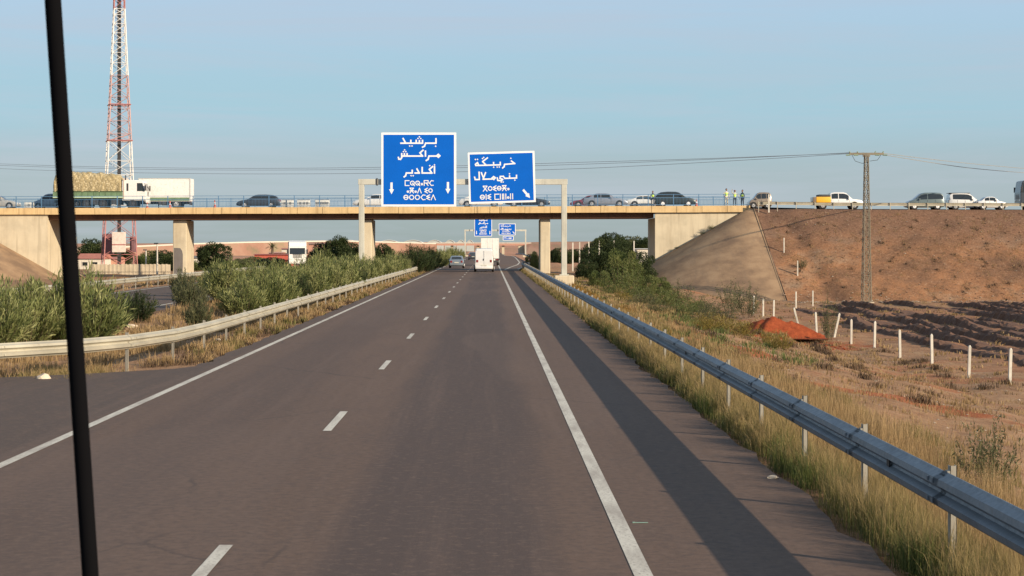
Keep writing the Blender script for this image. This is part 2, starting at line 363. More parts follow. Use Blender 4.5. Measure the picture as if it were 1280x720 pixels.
ys = np.concatenate([-np.geomspace(3000, 30, 14), np.arange(-25, 10, 2.5), np.arange(10, 130, .7), np.arange(130, 260, 2.0), np.geomspace(262, 8000, 90)])
tag(grid_mesh('ground', xs, ys, ground, M['soil']), kind='structure')

# ------------------------------------------------------------------ carriageways
def ribbon(name, xl, xr, y0, y1, z, mat, parent=None, step=12.0, thick=0.0, rough=0.0):
    n = max(2, int((y1-y0)/step)+1); yy = np.linspace(y0, y1, n)
    fl = xl if callable(xl) else (lambda y: np.full_like(y, xl)); fr = xr if callable(xr) else (lambda y: np.full_like(y, xr))
    L = fl(yy); Rr = fr(yy)
    if rough: Rr = Rr+rng.normal(0, rough, n); L = L+rng.normal(0, rough, n)
    k = 4; V = []; 
    for q in range(k+1):
        t = q/k; V.append(np.stack([L*(1-t)+Rr*t, yy, dip(yy)+z], 1))
    V = np.stack(V, 1).reshape(-1, 3); T = []
    for j in range(n-1):
        for q in range(k):
            a = j*(k+1)+q; T.append((a, a+1, a+k+2, a+k+1))
    if thick:
        base = len(V); E = np.stack([L, yy, dip(yy)+z-thick], 1); G = np.stack([Rr, yy, dip(yy)+z-thick], 1)
        V = np.concatenate([V, E, G])
        for j in range(n-1):
            T.append((base+j, j*(k+1), (j+1)*(k+1), base+j+1)); T.append((j*(k+1)+k, base+n+j, base+n+j+1, (j+1)*(k+1)+k))
    return link_mesh(name, np_mesh(name, V, T, 4, smoothf=False), mat, parent)
def right_edge(y): return 3.28 + 2.9*smooth(196, 262, y) + 1.2*smooth(260, 700, y)
def left_edge(y): return np.where(y < 40.2, -6.35-6.5*smooth(40.2, 33.0, y), -6.35)
road = ribbon('motorway_road', left_edge, right_edge, -40, 1900, 0.0, M['asphalt'], step=.8, thick=.25, rough=.055)
tag(road, kind='structure')
opp = ribbon('opposite_carriageway', lambda y: -21.4-3.4*smooth(150, 260, y), lambda y: -13.4-3.0*smooth(150, 260, y), -40, 1900, 0.0, M['asphalt'], thick=.25)
tag(opp, kind='structure')
ribbon('edge_line', -5.87, -5.73, -40, 1900, .005, M['mark'], road)
ribbon('edge_line', 1.14, 1.29, -40, 1900, .005, M['mark'], road, step=4)
for k in range(-3, 60):
    y = 16.0+12.95*k
    # a broken line: each dash is laid on the road
    ribbon('lane_dash', -2.35, -2.23, y-3.05, y, .005, M['mark'], road, step=1.5)
    if y > 700: break
def exit_line(y): return np.interp(y, [203, 230, 262, 300, 427, 700, 1000], [1.6, 2.6, 4.0, 4.9, 6.0, 6.9, 7.0])
ribbon('exit_lane_line', lambda y: exit_line(y)-.1, lambda y: exit_line(y)+.1, 206, 1000, .005, M['mark'], road, step=5)
ribbon('ramp_line', lambda y: np.interp(y, [210, 262], [3.2, 5.7])-.1, lambda y: np.interp(y, [210, 262], [3.2, 5.7])+.1, 210, 262, .009, M['mark'], road, step=5)
ribbon('edge_line', -14.6, -14.45, -40, 180, .005, M['mark'], opp)
ribbon('edge_line', -21.0, -20.85, -40, 150, .005, M['mark'], opp)

# ------------------------------------------------------------------ guardrails
W_PROF = [(0, .0), (-.015, .02), (-.075, .05), (-.085, .10), (-.02, .135), (-.01, .155), (-.02, .175), (-.085, .21), (-.075, .26), (-.015, .29), (0, .31)]
def beam_mesh(L, side, z0, dz=0.0, bolts=True):
    bm = bmesh.new(); rows = []
    P = W_PROF + [(o+.008, z) for o, z in reversed(W_PROF)]
    for y, dd in ((0-.08, 0), (L+.08, dz)):
        rows.append([bm.verts.new((o*side, y, z0+z+dd)) for o, z in P])
    n = len(P)
    for i in range(n):
        a, b = rows; bm.faces.new((a[i], a[(i+1) % n], b[(i+1) % n], b[i]))
    bm.faces.new(rows[0]); bm.faces.new(rows[1][::-1])
    if bolts:
        for yy in (.06, .22):
            for zz in (.075, .235):
                r = bmesh.ops.create_cube(bm, size=1)['verts']
                for v in r: v.co = Vector((-side*.088+v.co.x*.012, yy+v.co.y*.035, z0+zz+v.co.z*.035))
    bmesh.ops.recalc_face_normals(bm, faces=bm.faces)
    me = bpy.data.meshes.new('rail_section'); bm.to_mesh(me); bm.free()
    return me
def post_mesh(side, top, deep=.7):
    m = MB()
    m.box(.030*side, .085*side, -.035, -.028, -deep, top); m.box(.030*side, .036*side, -.035, .035, -deep, top)
    m.box(.079*side, .085*side, -.035, .035, -deep, top)
    m.box(.008*side, .030*side, -.04, .04, top-.30, top-.04)
    bmesh.ops.recalc_face_normals(m.bm, faces=m.bm.faces)
    me = bpy.data.meshes.new('post'); m.bm.to_mesh(me); m.bm.free(); return me
def guardrail(label, pts, side, mat, pmat, zb=.34, flip=False, group=None, zoff=lambda x, y: 0.0, ptop=None, reflect=None):
    """pts: path of post positions; side=+1: beam bulges towards -X of travel direction"""
    t = thing('guardrail', (pts[0][0], pts[0][1], 0), label, 'guardrail', group)
    o0 = Vector((pts[0][0], pts[0][1], 0)); cache = {}
    pm = post_mesh(side, ptop or zb+.36); pm.materials.append(pmat)
    for i, (a, b) in enumerate(zip(pts[:-1], pts[1:])):
        A = Vector((a[0], a[1], zoff(*a))); B = Vector((b[0], b[1], zoff(*b)))
        d = B-A; L = math.hypot(d.x, d.y); ang = math.atan2(-d.x, d.y); key = (round(L, 2), round(d.z, 3))
        if key not in cache:
            cache[key] = beam_mesh(L, side, zb, d.z); cache[key].materials.append(mat)
        s = link_mesh('rail_section', cache[key], None, t); s.location = A-o0; s.rotation_euler = (0, 0, ang)
        p = link_mesh('post', pm, None, t); p.location = A-o0; p.rotation_euler = (0, 0, ang)
    return t
pr = [(3.62, 14.62+3.42*k) for k in range(-6, 57)]
RZB = .50
pr += [(4.0, 209.5), (4.8, 214), (5.4, 222), (6.0, 232), (6.4, 244), (6.7, 258), (6.9, 274), (7.2, 300), (7.5, 330), (7.8, 370), (8.1, 420), (8.4, 480), (8.6, 540), (8.8, 620)]
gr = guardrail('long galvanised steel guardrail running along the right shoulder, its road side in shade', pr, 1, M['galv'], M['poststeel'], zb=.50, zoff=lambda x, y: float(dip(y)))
# small amber-white reflectors in the valley of the beam
for k in (2, 6, 11, 17):
    m = MB(); m.box(-.045, -.03, -.05, .05, .625, .685)
    r = m.build('reflector', M['black'], gr); r.location = (0, 3.42*k+1.9, 0)
pl = [(-17.5, 29.6), (-14.2, 33.3), (-11.9, 35.3), (-9.95, 36.9), (-8.75, 38.6), (-7.95, 40.6), (-7.45, 43.6), (-7.3, 47.4)]
pl += [(-7.28+.0022*k*3.78, 47.4+3.78*k) for k in range(1, 39)]
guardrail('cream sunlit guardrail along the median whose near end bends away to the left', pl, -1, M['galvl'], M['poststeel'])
pf = [(-21.95-.0035*k*4, 28+4.0*k) for k in range(0, 40)]
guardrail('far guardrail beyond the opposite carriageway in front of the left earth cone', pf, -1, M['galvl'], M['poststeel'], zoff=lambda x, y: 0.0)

# ------------------------------------------------------------------ overpass
YB, DW = 192.0, 9.6                       # front face and depth of the deck
def zf(x): return 6.72+.0033*(x+13)
def zr(x): return np.where(np.asarray(x) < 24, zf(np.asarray(x, float))-.03, 0)+np.where(np.asarray(x) >= 24, np.interp(x, [24, 30, 36, 60, 200], [6.81, 6.68, 6.55, 6.45, 6.3]), 0)
XL, XR = -150.0, 27.2
bridge = thing('road_bridge', (0, YB, 0), 'concrete overpass with tan fascia panels crossing high over the motorway', 'bridge')
def slab(name, mat, x0, x1, y0, y1, zt, zb, parent=None, n=12):
    bm = bmesh.new(); rows = []
    for x in np.linspace(x0, x1, n):
        rows.append([bm.verts.new(p) for p in ((x, y0, zb(x)), (x, y1, zb(x)), (x, y1, zt(x)), (x, y0, zt(x)))])
    for a, b in zip(rows[:-1], rows[1:]):
        for i in range(4): bm.faces.new((a[i], a[(i+1) % 4], b[(i+1) % 4], b[i]))
    bm.faces.new(rows[0]); bm.faces.new(rows[-1][::-1]); bmesh.ops.recalc_face_normals(bm, faces=bm.faces)
    me = bpy.data.meshes.new(name); bm.to_mesh(me); bm.free(); return link_mesh(name, me, mat, parent)
slab('deck', M['asphalt'], XL, XR, .30, DW-.30, lambda x: float(zf(x))-.06, lambda x: float(zf(x))-.40, bridge)
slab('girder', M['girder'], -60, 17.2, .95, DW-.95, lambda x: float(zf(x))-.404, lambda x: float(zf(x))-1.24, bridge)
# fascia panels, one by one
pw = 2.64; x = -54.4; k = 0
pan = []
while x < XR-.5:
    x1 = min(x+pw, XR); m = MB(); L = x1-x-.035; jz = random.uniform(-.012, .012); jy = random.uniform(-.012, .012)
    m.box(0, L, 0+jy, .28, -.68+jz, 0+jz, .012)
    for v in m.bm.verts: v.co.z += .0033*v.co.x
    p = m.build('fascia_panel', M['conc_pink'], bridge); p.location = (x+.018, 0, float(zf(x)))
    x += pw; k += 1
slab('back_fascia', M['conc_pink'], -60, XR, DW-.28, DW, lambda x: float(zf(x)), lambda x: float(zf(x))-.68, bridge)
# railings near and far edge
for yy, lab in ((.14, 'front'), (DW-.14, 'back')):
    t = thing('bridge_railing', (0, YB+yy, 0), f'thin blue steel railing along the {lab} edge of the overpass', 'railing', 'blue railings of the overpass')
    tm = plain('blue_steel_'+lab, (.10, .22, .38), .5, .2)
    for zz, nm in ((1.20, 'top_rail'), (.86, 'mid_rail'), (.12, 'bottom_rail')):
        slab(nm, tm, -60, XR, -.025, .025, lambda x: float(zf(x))+zz+.03, lambda x: float(zf(x))+zz-.02, t)
    xx = np.arange(-60, XR-.1, 2.64)
    pm = MB(); pm.box(-.04, .04, -.04, .04, -.05, 1.24); me = None
    p0 = pm.build('post', tm, t); p0.location = (xx[0], 0, float(zf(xx[0])))
    for q in xx[1:]:
        c = p0.copy(); col.objects.link(c); c.parent = t; c.location = (q, 0, float(zf(q)))
    V = []; T = []
    for q in np.arange(-60, XR, .15):
        z = float(zf(q)); b = len(V); h = .009
        for dx, dy in ((-h, -h), (h, -h), (h, h), (-h, h)): V += [(q+dx, dy, z+.12), (q+dx, dy, z+.86)]
        for i in range(4): j = (i+1) % 4; T.append((b+2*i, b+2*j, b+2*j+1, b+2*i+1))
    tag(link_mesh('balusters', np_mesh('balusters', V, T, 4), tm, t), kind='stuff')
# piers: blade walls with a cap under the deck
def pier(xc, wdt, label, y0=1.6, y1=7.6, zb=-.9, patch=False):
    t = thing('bridge_pier', (xc, YB, 0), label, 'pier', 'blade piers carrying the overpass')
    zt = float(zf(xc))-1.30; m = MB(); h = wdt/2
    m.box(-h, h, y0, y1, zb, zt, .10); m.build('shaft', M['conc'], t)
    m = MB(); m.box(-h*.7, h*.7, y0+.3, y0+.9, zt, zt+.055); m.box(-h*.7, h*.7, y1-.9, y1-.3, zt, zt+.055); m.build('bearing', M['darkmetal'], t)
    if patch:
        m = MB(); b = m.bm
        pts = [(-h+.12, y0-.012, zb), (h-.42, y0-.012, zb), (h-.40, y0-.012, 1.75), (h-.48, y0-.012, 2.15), (h-.68, y0-.012, 2.42), (-h+.12, y0-.012, 2.45)]
        m.poly(pts, .010); m.build('grey_front_patch', M['greypatch'], t)  # flat grey shape laid on the lower front of the shaft
    return t
pier(-32.6, 1.45, 'leftmost bridge pier with a dull grey patch on its lower front', patch=True, y1=6.4)
pier(-12.95, 1.1, 'middle bridge pier standing in the median behind the gantry post')
pier(5.85, 1.05, 'right bridge pier beside the shoulder, left of the gantry upright')
# abutments
for x0, x1, lab in ((17.3, 27.4, 'right cream concrete bridge abutment above the paved earth cone'), (-57.5, -46.2, 'left cream concrete bridge abutment behind the black rod')):
    t = thing('bridge_abutment', ((x0+x1)/2, YB, 0), lab, 'abutment', None); xc = (x0+x1)/2
    slab('front_wall', M['conc'], x0-xc, x1-xc, .30, .75, lambda x: float(zf(x+xc))-.69, lambda x: -2.8, t, 3)
    xi = x0 if x0 > 0 else x1; s = 1 if x0 > 0 else -1
    m = MB(); m.box(min(xi+s*.02, xi+s*.62)-xc, max(xi+s*.02, xi+s*.62)-xc, .752, DW-.3, -2.8, float(zf(xi))-1.26); m.build('side_wall', M['conc'], t)
    m = MB(); m.box(min(xi, xi+s*.5)-xc, max(xi, xi+s*.5)-xc, 1.0, DW-1.0, float(zf(xi))-1.258, float(zf(xi))-1.243); m.build('bearing_shelf', M['darkmetal'], t)

# earth cones and embankments
def cone_z(xa, sgn, x, y, zt):
    """z of the slope round an abutment; xa: where the crest begins; slope falls towards the road and towards the camera"""
    dx = np.maximum(0, (xa-x)*sgn)/1.78; dyf = np.maximum(0, YB-.0-y)/2.3; dyb = np.maximum(0, y-(YB+DW))/2.0
    return zt-np.hypot(dx, dyf+dyb)
def slope_noise(x, y): return .10*np.sin(x*.9+y*1.3)*np.sin(x*.37-y*.7)+.07*np.sin(x*2.3+1.1*y)*np.sin(y*2.9)+.05*np.sin(x*5.1)*np.sin(y*4.7+x)
# right: paved cone up to X=27.6, earth beyond
def zright(X, Y):
    zt = np.interp(X, [24, 27, 36, 60, 300], [6.55, 6.55, 6.42, 6.36, 5.8]); return cone_z(27.0, 1, X, Y, zt)
def cone_right(X, Y): return np.where((Y > YB+.32) & (Y < YB+DW), np.minimum(zright(X, Y), 5.0), zright(X, Y))
def grid_obj(name, xs, ys, zfun, mat, cut=-3.4):
    X, Y = np.meshgrid(xs, ys); Z = zfun(X, Y); V = np.stack([X.ravel(), Y.ravel(), np.maximum(Z, cut).ravel()], 1)
    nx = len(xs); T = []
    keep = (Z > cut)
    for j in range(len(ys)-1):
        for i in range(nx-1):
            if keep[j:j+2, i:i+2].all(): a = j*nx+i; T.append((a, a+1, a+nx+1, a+nx))
    return link_mesh(name, np_mesh(name, V, T, 4, smoothf=True), mat)
def paved():
    t = NT('paved_slope'); g = t.geo(); n1 = t.noise(g, .35, 6, .6); n3 = t.noise(g, 8, 5, .7)
    c = t.ramp(n1, [(.36, (.19, .120, .072)), (.5, (.285, .182, .103)), (.62, (.35, .230, .132))]); ns = t.noise(t.geo((1.2, .25, .25)), .9, 6, .7); c = t.mix(t.ramp(ns, [(.52, (0,0,0)), (.7, (.55,.55,.55))]), c, (.19, .13, .085)); c = t.mix(t.ramp(n3, [(.55, (0,0,0)), (.7, (.35,.35,.35))]), c, (.2, .14, .09))
    t.l(c, t.p.inputs['Base Color']); t.p.inputs['Roughness'].default_value = .9; t.bump(n3, .5, .03); return t.m
M['paved'] = paved()
xc_ = np.concatenate([np.linspace(4, 17.28, 34), np.linspace(17.6, 27.6, 28)]); yc_ = np.concatenate([np.linspace(165, YB+.28, 60), np.linspace(YB+1, 214, 14)])
c = grid_obj('paved_cone', xc_, yc_, lambda X, Y: np.where((Y > YB+.3) & (X > 17.3), -9.0, zright(X, Y)), M['paved']); tag(c, kind='structure')
c2 = grid_obj('back_slope', np.linspace(17.4, 27.6, 12), np.linspace(YB+DW, 225, 20), zright, M['embank']); tag(c2, kind='structure')
kb = MB(); kb.poly([(27.52, 170, zright(27.6, 170.0)-.12), (27.68, 170, zright(27.6, 170.0)-.12), (27.68, YB, zright(27.6, YB)-.06), (27.52, YB, zright(27.6, YB)-.06)], .14, 'Z')
tag(kb.build('slope_kerb', M['paved']), kind='structure')
xe = np.concatenate([np.arange(27.7, 75, .45), np.geomspace(75.5, 700, 24)])
def zemb(X, Y):
    zt = np.interp(X, [27, 36, 60, 300, 700], [6.55, 6.42, 6.36, 5.8, 4.5])
    k_ = smooth(27.6, 32, X); dyf = np.maximum(0, 190.2+1.8*(1-k_)-Y)/(2.3-.2*k_); dyb = np.maximum(0, Y-206)/2.0
    e = zt-dyf-dyb; sh = smooth(190.0, 187, Y)
    ditch = -.45*np.exp(-((X-(30.2+.10*(190-Y)))/1.1)**2)*smooth(190, 186, Y)
    return e+.10*(1-smooth(27.7, 29, X))+(slope_noise(X, Y)*.9+ditch)*sh*smooth(27.7, 29.5, X)
eo = grid_obj('embankment', xe, np.concatenate([np.arange(163, 190, .45), [190.2, 192, 206, 215, 226]]), zemb, M['embank']); tag(eo, kind='structure')
top = grid_obj('approach_road', np.array([27.3, 30, 36, 45, 60, 100, 300, 700]), np.array([192.3, 201.6]), lambda X, Y: np.interp(X, [27, 36, 60, 300, 700], [6.72, 6.52, 6.44, 5.88, 4.6]), M['asphalt']); tag(top, kind='structure')
def zleft(X, Y): return cone_z(-57.4, -1, X, Y, np.full_like(X, 6.45))
c3 = grid_obj('left_cone', np.linspace(-40, -57.4, 40), np.linspace(168, YB+.28, 50), zleft, M['paved']); tag(c3, kind='structure')
c5 = grid_obj('left_back_slope', np.linspace(-40, -57.4, 16), np.linspace(YB+DW, 225, 16), zleft, M['paved']); tag(c5, kind='structure')
c4 = grid_obj('left_embankment', np.concatenate([np.linspace(-57.3, -130, 60), -np.geomspace(135, 700, 14)]), np.concatenate([np.arange(163, 192, .6), [192, 206, 226]]),
              lambda X, Y: 6.45-np.maximum(0, 192-Y)/2.1-np.maximum(0, Y-206)/2.0+slope_noise(X, Y)*smooth(191, 188, Y), M['embank']); tag(c4, kind='structure')
# guardrail on the right embankment crest
pe = [(27.9+1.95*k, 190.9) for k in range(0, 42)]
t = thing('guardrail', (27.9, 190.9, 0), 'grey guardrail on the crest of the red earth embankment in front of the queueing cars', 'guardrail')
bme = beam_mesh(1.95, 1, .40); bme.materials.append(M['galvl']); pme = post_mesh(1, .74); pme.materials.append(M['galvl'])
for a in pe:
    z = float(np.interp(a[0], [27, 36, 60, 300], [6.55, 6.42, 6.36, 5.8]))
    s = link_mesh('rail_section', bme, None, t); s.location = (a[0]-27.9, 0, z); s.rotation_euler = (0, 0, -R(90)); s.scale = (-1, 1, 1)
    s.scale = (1, 1, 1)
    p = link_mesh('post', pme, None, t); p.location = (a[0]-27.9, 0, z); p.rotation_euler = (0, 0, R(-90))
for o in [o for o in t.children]: o.rotation_euler = (0, 0, R(-90)) ; 

# ------------------------------------------------------------------ sign gantries
def stroke_mesh(lines, dots, w, name, mat, parent, tr, dotr=None, y=-.012):
    """lines in zoomed pixels -> flat ribbons; tr maps (u,v) to (x,z)"""
    V = []; T = []; q = 0
    def quad(pts):
        nonlocal q
        b = len(V); yy = y-.0006*q; q += 1
        for u, v in pts: xx, zz = tr(u, v); V.append((xx, yy, zz))
        T.append((b, b+1, b+2, b+3))
    for L in lines:
        for (u0, v0), (u1, v1) in zip(L[:-1], L[1:]):
            du, dv = u1-u0, v1-v0; l = math.hypot(du, dv) or 1; du /= l; dv /= l; e = w*.45
            a0, b0, a1, b1 = u0-du*e, v0-dv*e, u1+du*e, v1+dv*e; nx, ny = -dv*w/2, du*w/2
            quad([(a0+nx, b0+ny), (a1+nx, b1+ny), (a1-nx, b1-ny), (a0-nx, b0-ny)])
    for u, v in dots:
        r = dotr or w*.62; quad([(u-r, v), (u, v-r), (u+r, v), (u, v+r)])
    return link_mesh(name, np_mesh(name, V, T, 4), mat, parent)
def circ(cx, cy, r, n=10): return [(cx+r*math.cos(2*math.pi*i/n), cy+r*math.sin(2*math.pi*i/n)) for i in range(n+1)]
def tif(s, x0, x1, y0, y1):
    """geometric Tifinagh letters laid out in a box"""
    wt = {'a': .62, 'i': .8, 'n': .35, 'l': .62, ' ': .5}; tot = sum(wt.get(c, 1.0) for c in s); u = (x1-x0)/tot; x = x0; out = []; dots = []
    h = y1-y0; m = (y0+y1)/2
    for c in s:
        W = wt.get(c, 1.0)*u; a = x+u*.12; b = x+W-u*.12; cx = (a+b)/2; r = min(b-a, h)/2
        if c == 'M': out.append([(b, y0), (a, y0), (a, y1), (b, y1)])
        elif c == 'R': out.append(circ(cx, m, r))
        elif c == 'Q': out += [circ(cx, m, r), [(cx, m), (b+2, y1+2)]]
        elif c == 'a': out.append(circ(cx, y1-h*.28, h*.16, 6))
        elif c == 'K': out += [[(a, y0), (a, y1)], [(a, y0), (b, y0), (b, m), (a, m)], [((a+b)/2, m), (b, y1)]]
        elif c == 'C': out.append([(b, y0+3), (cx, y0), (a, m), (cx, y1), (b, y1-3)])
        elif c == 'G': out += [[(a, y0), (b, y0)], [(a, y0), (b, y1)], [(b, y0), (a, y1)], [(a, m+2), (b, m+2)]]
        elif c == 'X': out += [[(a, y0), (b, y0)], [(a, y0+3), (b, y1)], [(b, y0+3), (a, y1)]]
        elif c == 'd': out.append([(a, y1), (cx, y0), (b, y1)])
        elif c == 'i': out.append([(b, y0), (a, y0+h*.3), (b, m), (a, y1-h*.3), (b, y1)])
        elif c == 'b': out += [circ(cx, m, r), [(a, m), (b, m)]]
        elif c == 'n': out.append([(cx, y0), (cx, y1)])
        elif c == 'l': out += [[(a, y0), (a, y1)], [(b, y0), (b, y1)]]
        x += W
    return out, dots
BLUE = plain('sign_blue', (.0, .115, .56), .6, 0, 0, .05, .6); BLUE.node_tree.nodes['Principled BSDF'].inputs['Specular IOR Level'].default_value = .15
SGREY = plain('sign_back_grey', (.32, .33, .33), .5, .3)
def sign(x0, x1, zb, zt, yy, label, group, rot=0.0, border=.17):
    cx = (x0+x1)/2; t = thing('road_sign', (cx, yy, zb), label, 'sign', group); t.rotation_euler = (0, R(rot), 0)
    W = (x1-x0)/2; Hh = zt-zb
    m = MB(); m.box(-W, W, 0, .07, 0, Hh, .012); m.build('sign_border', M['signwhite'], t)
    m = MB(); m.box(-W+border, W-border, -.006, .002, border, Hh-border); m.build('sign_panel', BLUE, t)
    m = MB(); 
    for q in np.linspace(-W+.5, W-.5, 3): m.box(q-.05, q+.05, .071, .17, .1, Hh-.1)
    m.build('support_rib', SGREY, t)
    return t, W, Hh
def gantry(xl, xr, yy, zbeam, label, zg=0.0, th=.42):
    t = thing('sign_gantry', ((xl+xr)/2, yy, zg), label, 'gantry', 'sign gantries over the motorway'); h = (xr-xl)/2
    for s in (-1, 1):
        m = MB(); m.box(s*h-th/2, s*h+th/2, -.22, .22, .0, zbeam-zg-.18, .03); m.build('upright', M['gantry'], t)
        m = MB(); m.box(s*h-.36, s*h+.36, -.36, .36, .345, .42); m.build('base_plate', M['gantry'], t)
        m = MB(); m.box(s*h-.75, s*h+.75, -.75, .75, -.8, .34, .08); m.build('footing', M['conc'], t)
    m = MB(); m.box(-h-th/2-.05, h+th/2+.05, -.2, .2, zbeam-zg-.178, zbeam-zg+.26, .03); m.build('crossbeam', M['gantry'], t)
    m = MB()
    for q in (-h+1.2, h*.0-1.05, h*.0+.6, h-3.2): m.box(q-.06, q+.06, -.24, .24, zbeam-zg-.24, zbeam-zg+.32)
    m.build('splice_flange', M['darkmetal'], t); return t
YG = 143.75
gantry(-10.0, 5.82, YG, 7.6, 'near portal gantry with grey square uprights carrying the two big blue signs')
t1, W1, H1 = sign(-8.44, -2.60, 5.70, 11.47, YG-.42, 'big square blue sign with three Arabic place names, three Tifinagh lines and two down arrows', None)
def tr1(u, v): px = 470+u/6.857; py = 160+v/6.857; return ((px-523.6)/16.0, (258.0-py)/16.0)
Wd = [
 ('lettering', [[(515,92),(515,130),(427,130),(416,156),(400,164)], [(400,106),(400,130)], [(373,108),(373,130)], [(346,106),(346,130)], [(400,130),(215,130)], [(300,106),(300,130)], [(234,90),(256,130)]],
  [(512,156),(385,90),(361,90),(373,76),(310,154),(290,154)]),
 ('lettering', [[(548,238),(535,226),(522,238),(535,250),(548,238)], [(522,240),(455,240),(447,268),(432,278)], [(425,198),(425,240)], [(404,190),(378,213),(400,240)], [(400,240),(222,240)], [(268,220),(268,240)], [(245,220),(245,240)], [(222,220),(222,252),(212,268),(197,266),(194,252)]],
  [(257,202),(237,202),(247,188)]),
 ('lettering', [[(502,332),(502,385)], [(486,330),(458,354),(480,385)], [(480,385),(397,385),(397,338)], [(352,350),(372,385),(336,385)], [(312,362),(312,385),(262,385),(255,408),(243,418)]],
  [(502,316),(462,322),(320,408),(302,408)])]
for nm, L, D in Wd: stroke_mesh(L, D, 12.5, nm, M['signwhite'], t1, tr1, 7.5)
for s, a in (('MQQaKC', (246, 498, 450, 492)), ('aGad iR', (262, 488, 514, 556)), ('bRRCid', (234, 516, 572, 614))):
    L, D = tif(s, *a); stroke_mesh(L, D, 7.0, 'lettering', M['signwhite'], t1, tr1)
def arrow(parent, tr, u0, v0, u1, v1, w):
    d = Vector((u1-u0, v1-v0)); l = d.length; d /= l; n = Vector((-d.y, d.x)); p = Vector((u0, v0)); hx = p+d*l*.58
    pts = [p+n*w*.45, hx+n*w*.45, hx+n*w, p+d*l, hx-n*w, hx-n*w*.45, p-n*w*.45]
    m = MB(); m.poly([(tr(q.x, q.y)[0], -.013, tr(q.x, q.y)[1]) for q in pts], .005); m.build('arrow', M['signwhite'], parent)
arrow(t1, tr1, 135, 466, 135, 566, 21); arrow(t1, tr1, 617, 462, 617, 562, 21)
t2, W2, H2 = sign(-1.60, 3.60, 5.98, 9.98, YG-.42, 'smaller tilted blue exit sign with two Arabic names and a slanting arrow', None, rot=-1.6, border=.15)
def tr2(u, v): px = 580+u/9.0; py = 180+v/9.0; return ((px-628)/16.0, (252.3-py)/16.0+.0)
Wd2 = [
 ('lettering', [[(545,182),(582,212),(468,218),(462,244),(445,258)], [(420,194),(420,222)], [(345,194),(345,222)], [(420,222),(178,222)], [(278,140),(222,180),(262,222)], [(178,222),(165,190),(142,208),(145,222),(178,222)]],
  [(540,152),(408,246),(384,246),(345,246),(236,134),(222,146),(166,154),(142,154)]),
 ('lettering', [[(598,345),(598,375),(468,375),(450,352),(416,352),(412,374),(442,386),(428,400),(386,396),(382,368)], [(520,350),(520,375)], [(360,366),(342,352),(324,366),(342,384),(360,366)], [(326,378),(232,378),(205,305)], [(252,305),(222,378)], [(180,298),(180,380),(134,380),(128,352)]],
  [(578,398),(520,326),(424,416),(446,416)])]
for nm, L, D in Wd2: stroke_mesh(L, D, 15, nm, M['signwhite'], t2, tr2, 9.5)
for s, a in (('XRibGa', (214, 520, 456, 512)), ('bni Mllal', (178, 556, 550, 608))):
    L, D = tif(s, *a); stroke_mesh(L, D, 9.5, 'lettering', M['signwhite'], t2, tr2)
arrow(t2, tr2, 668, 508, 742, 602, 27)
# second gantry far behind the bridge
YH = 481.0; s4 = F/YH
gantry(-6.4, 9.4, YH, 6.75, 'far portal gantry seen under the overpass with slim pale uprights', zg=float(dip(YH)), th=.34)
def far_sign(px0, px1, py0, py1, label, words):
    x0, x1 = (px0-CX)/s4, (px1-CX)/s4; zt, zb = EYE-(py0-CY)/s4, EYE-(py1-CY)/s4
    t, W, Hh = sign(x0, x1, zb, zt, YH-.4, label, None, border=.14)
    tr = lambda u, v: (-W+2*W*u/100.0, Hh-Hh*v/100.0)
    for L, D, wd in words: stroke_mesh(L, D, wd, 'lettering', M['signwhite'], t, tr)
    return t, tr
def scaled(L, D, sx, sy, ox, oy): return [[(u*sx+ox, v*sy+oy) for u, v in q] for q in L], [(u*sx+ox, v*sy+oy) for u, v in D]
ws = []
for nm, L, D in Wd: a, b = scaled(L, D, 100/660, 100/640, -6, -7); ws.append((a, b, 2.6))
for s, a in (('MQQaKC', (30, 70, 63, 69)), ('aGad iR', (32, 68, 73, 79)), ('bRRCid', (28, 72, 83, 90))):
    L, D = tif(s, *a); ws.append((L, D, 1.5))
tf, trf = far_sign(593, 615, 272.5, 295.5, 'small far blue sign with two down arrows on the distant gantry, left of its pair', ws)
arrow(tf, trf, 12, 70, 12, 90, 4); arrow(tf, trf, 88, 70, 88, 90, 4)
ws = []
for nm, L, D in Wd2: a, b = scaled(L, D, 100/760, 100/560, -6, -16); ws.append((a, b, 3.0))
for s, a in (('XRibGa', (20, 66, 60, 70)), ('bni Mllal', (16, 70, 78, 88))):
    L, D = tif(s, *a); ws.append((L, D, 1.8))
tf, trf = far_sign(623.5, 644.5, 279.5, 294, 'small far blue sign with a slanting arrow on the distant gantry, right of its pair', ws)
arrow(tf, trf, 82, 68, 94, 88, 5)
tf, trf = far_sign(628.5, 642, 295, 300.5, 'narrow blue distance plate hung under the far right sign', [([[(10, 50), (48, 50)], [(12, 34), (30, 34)], [(58, 40), (58, 62)], [(66, 40), (78, 40), (66, 62), (80, 62)]], [], 8.0)])
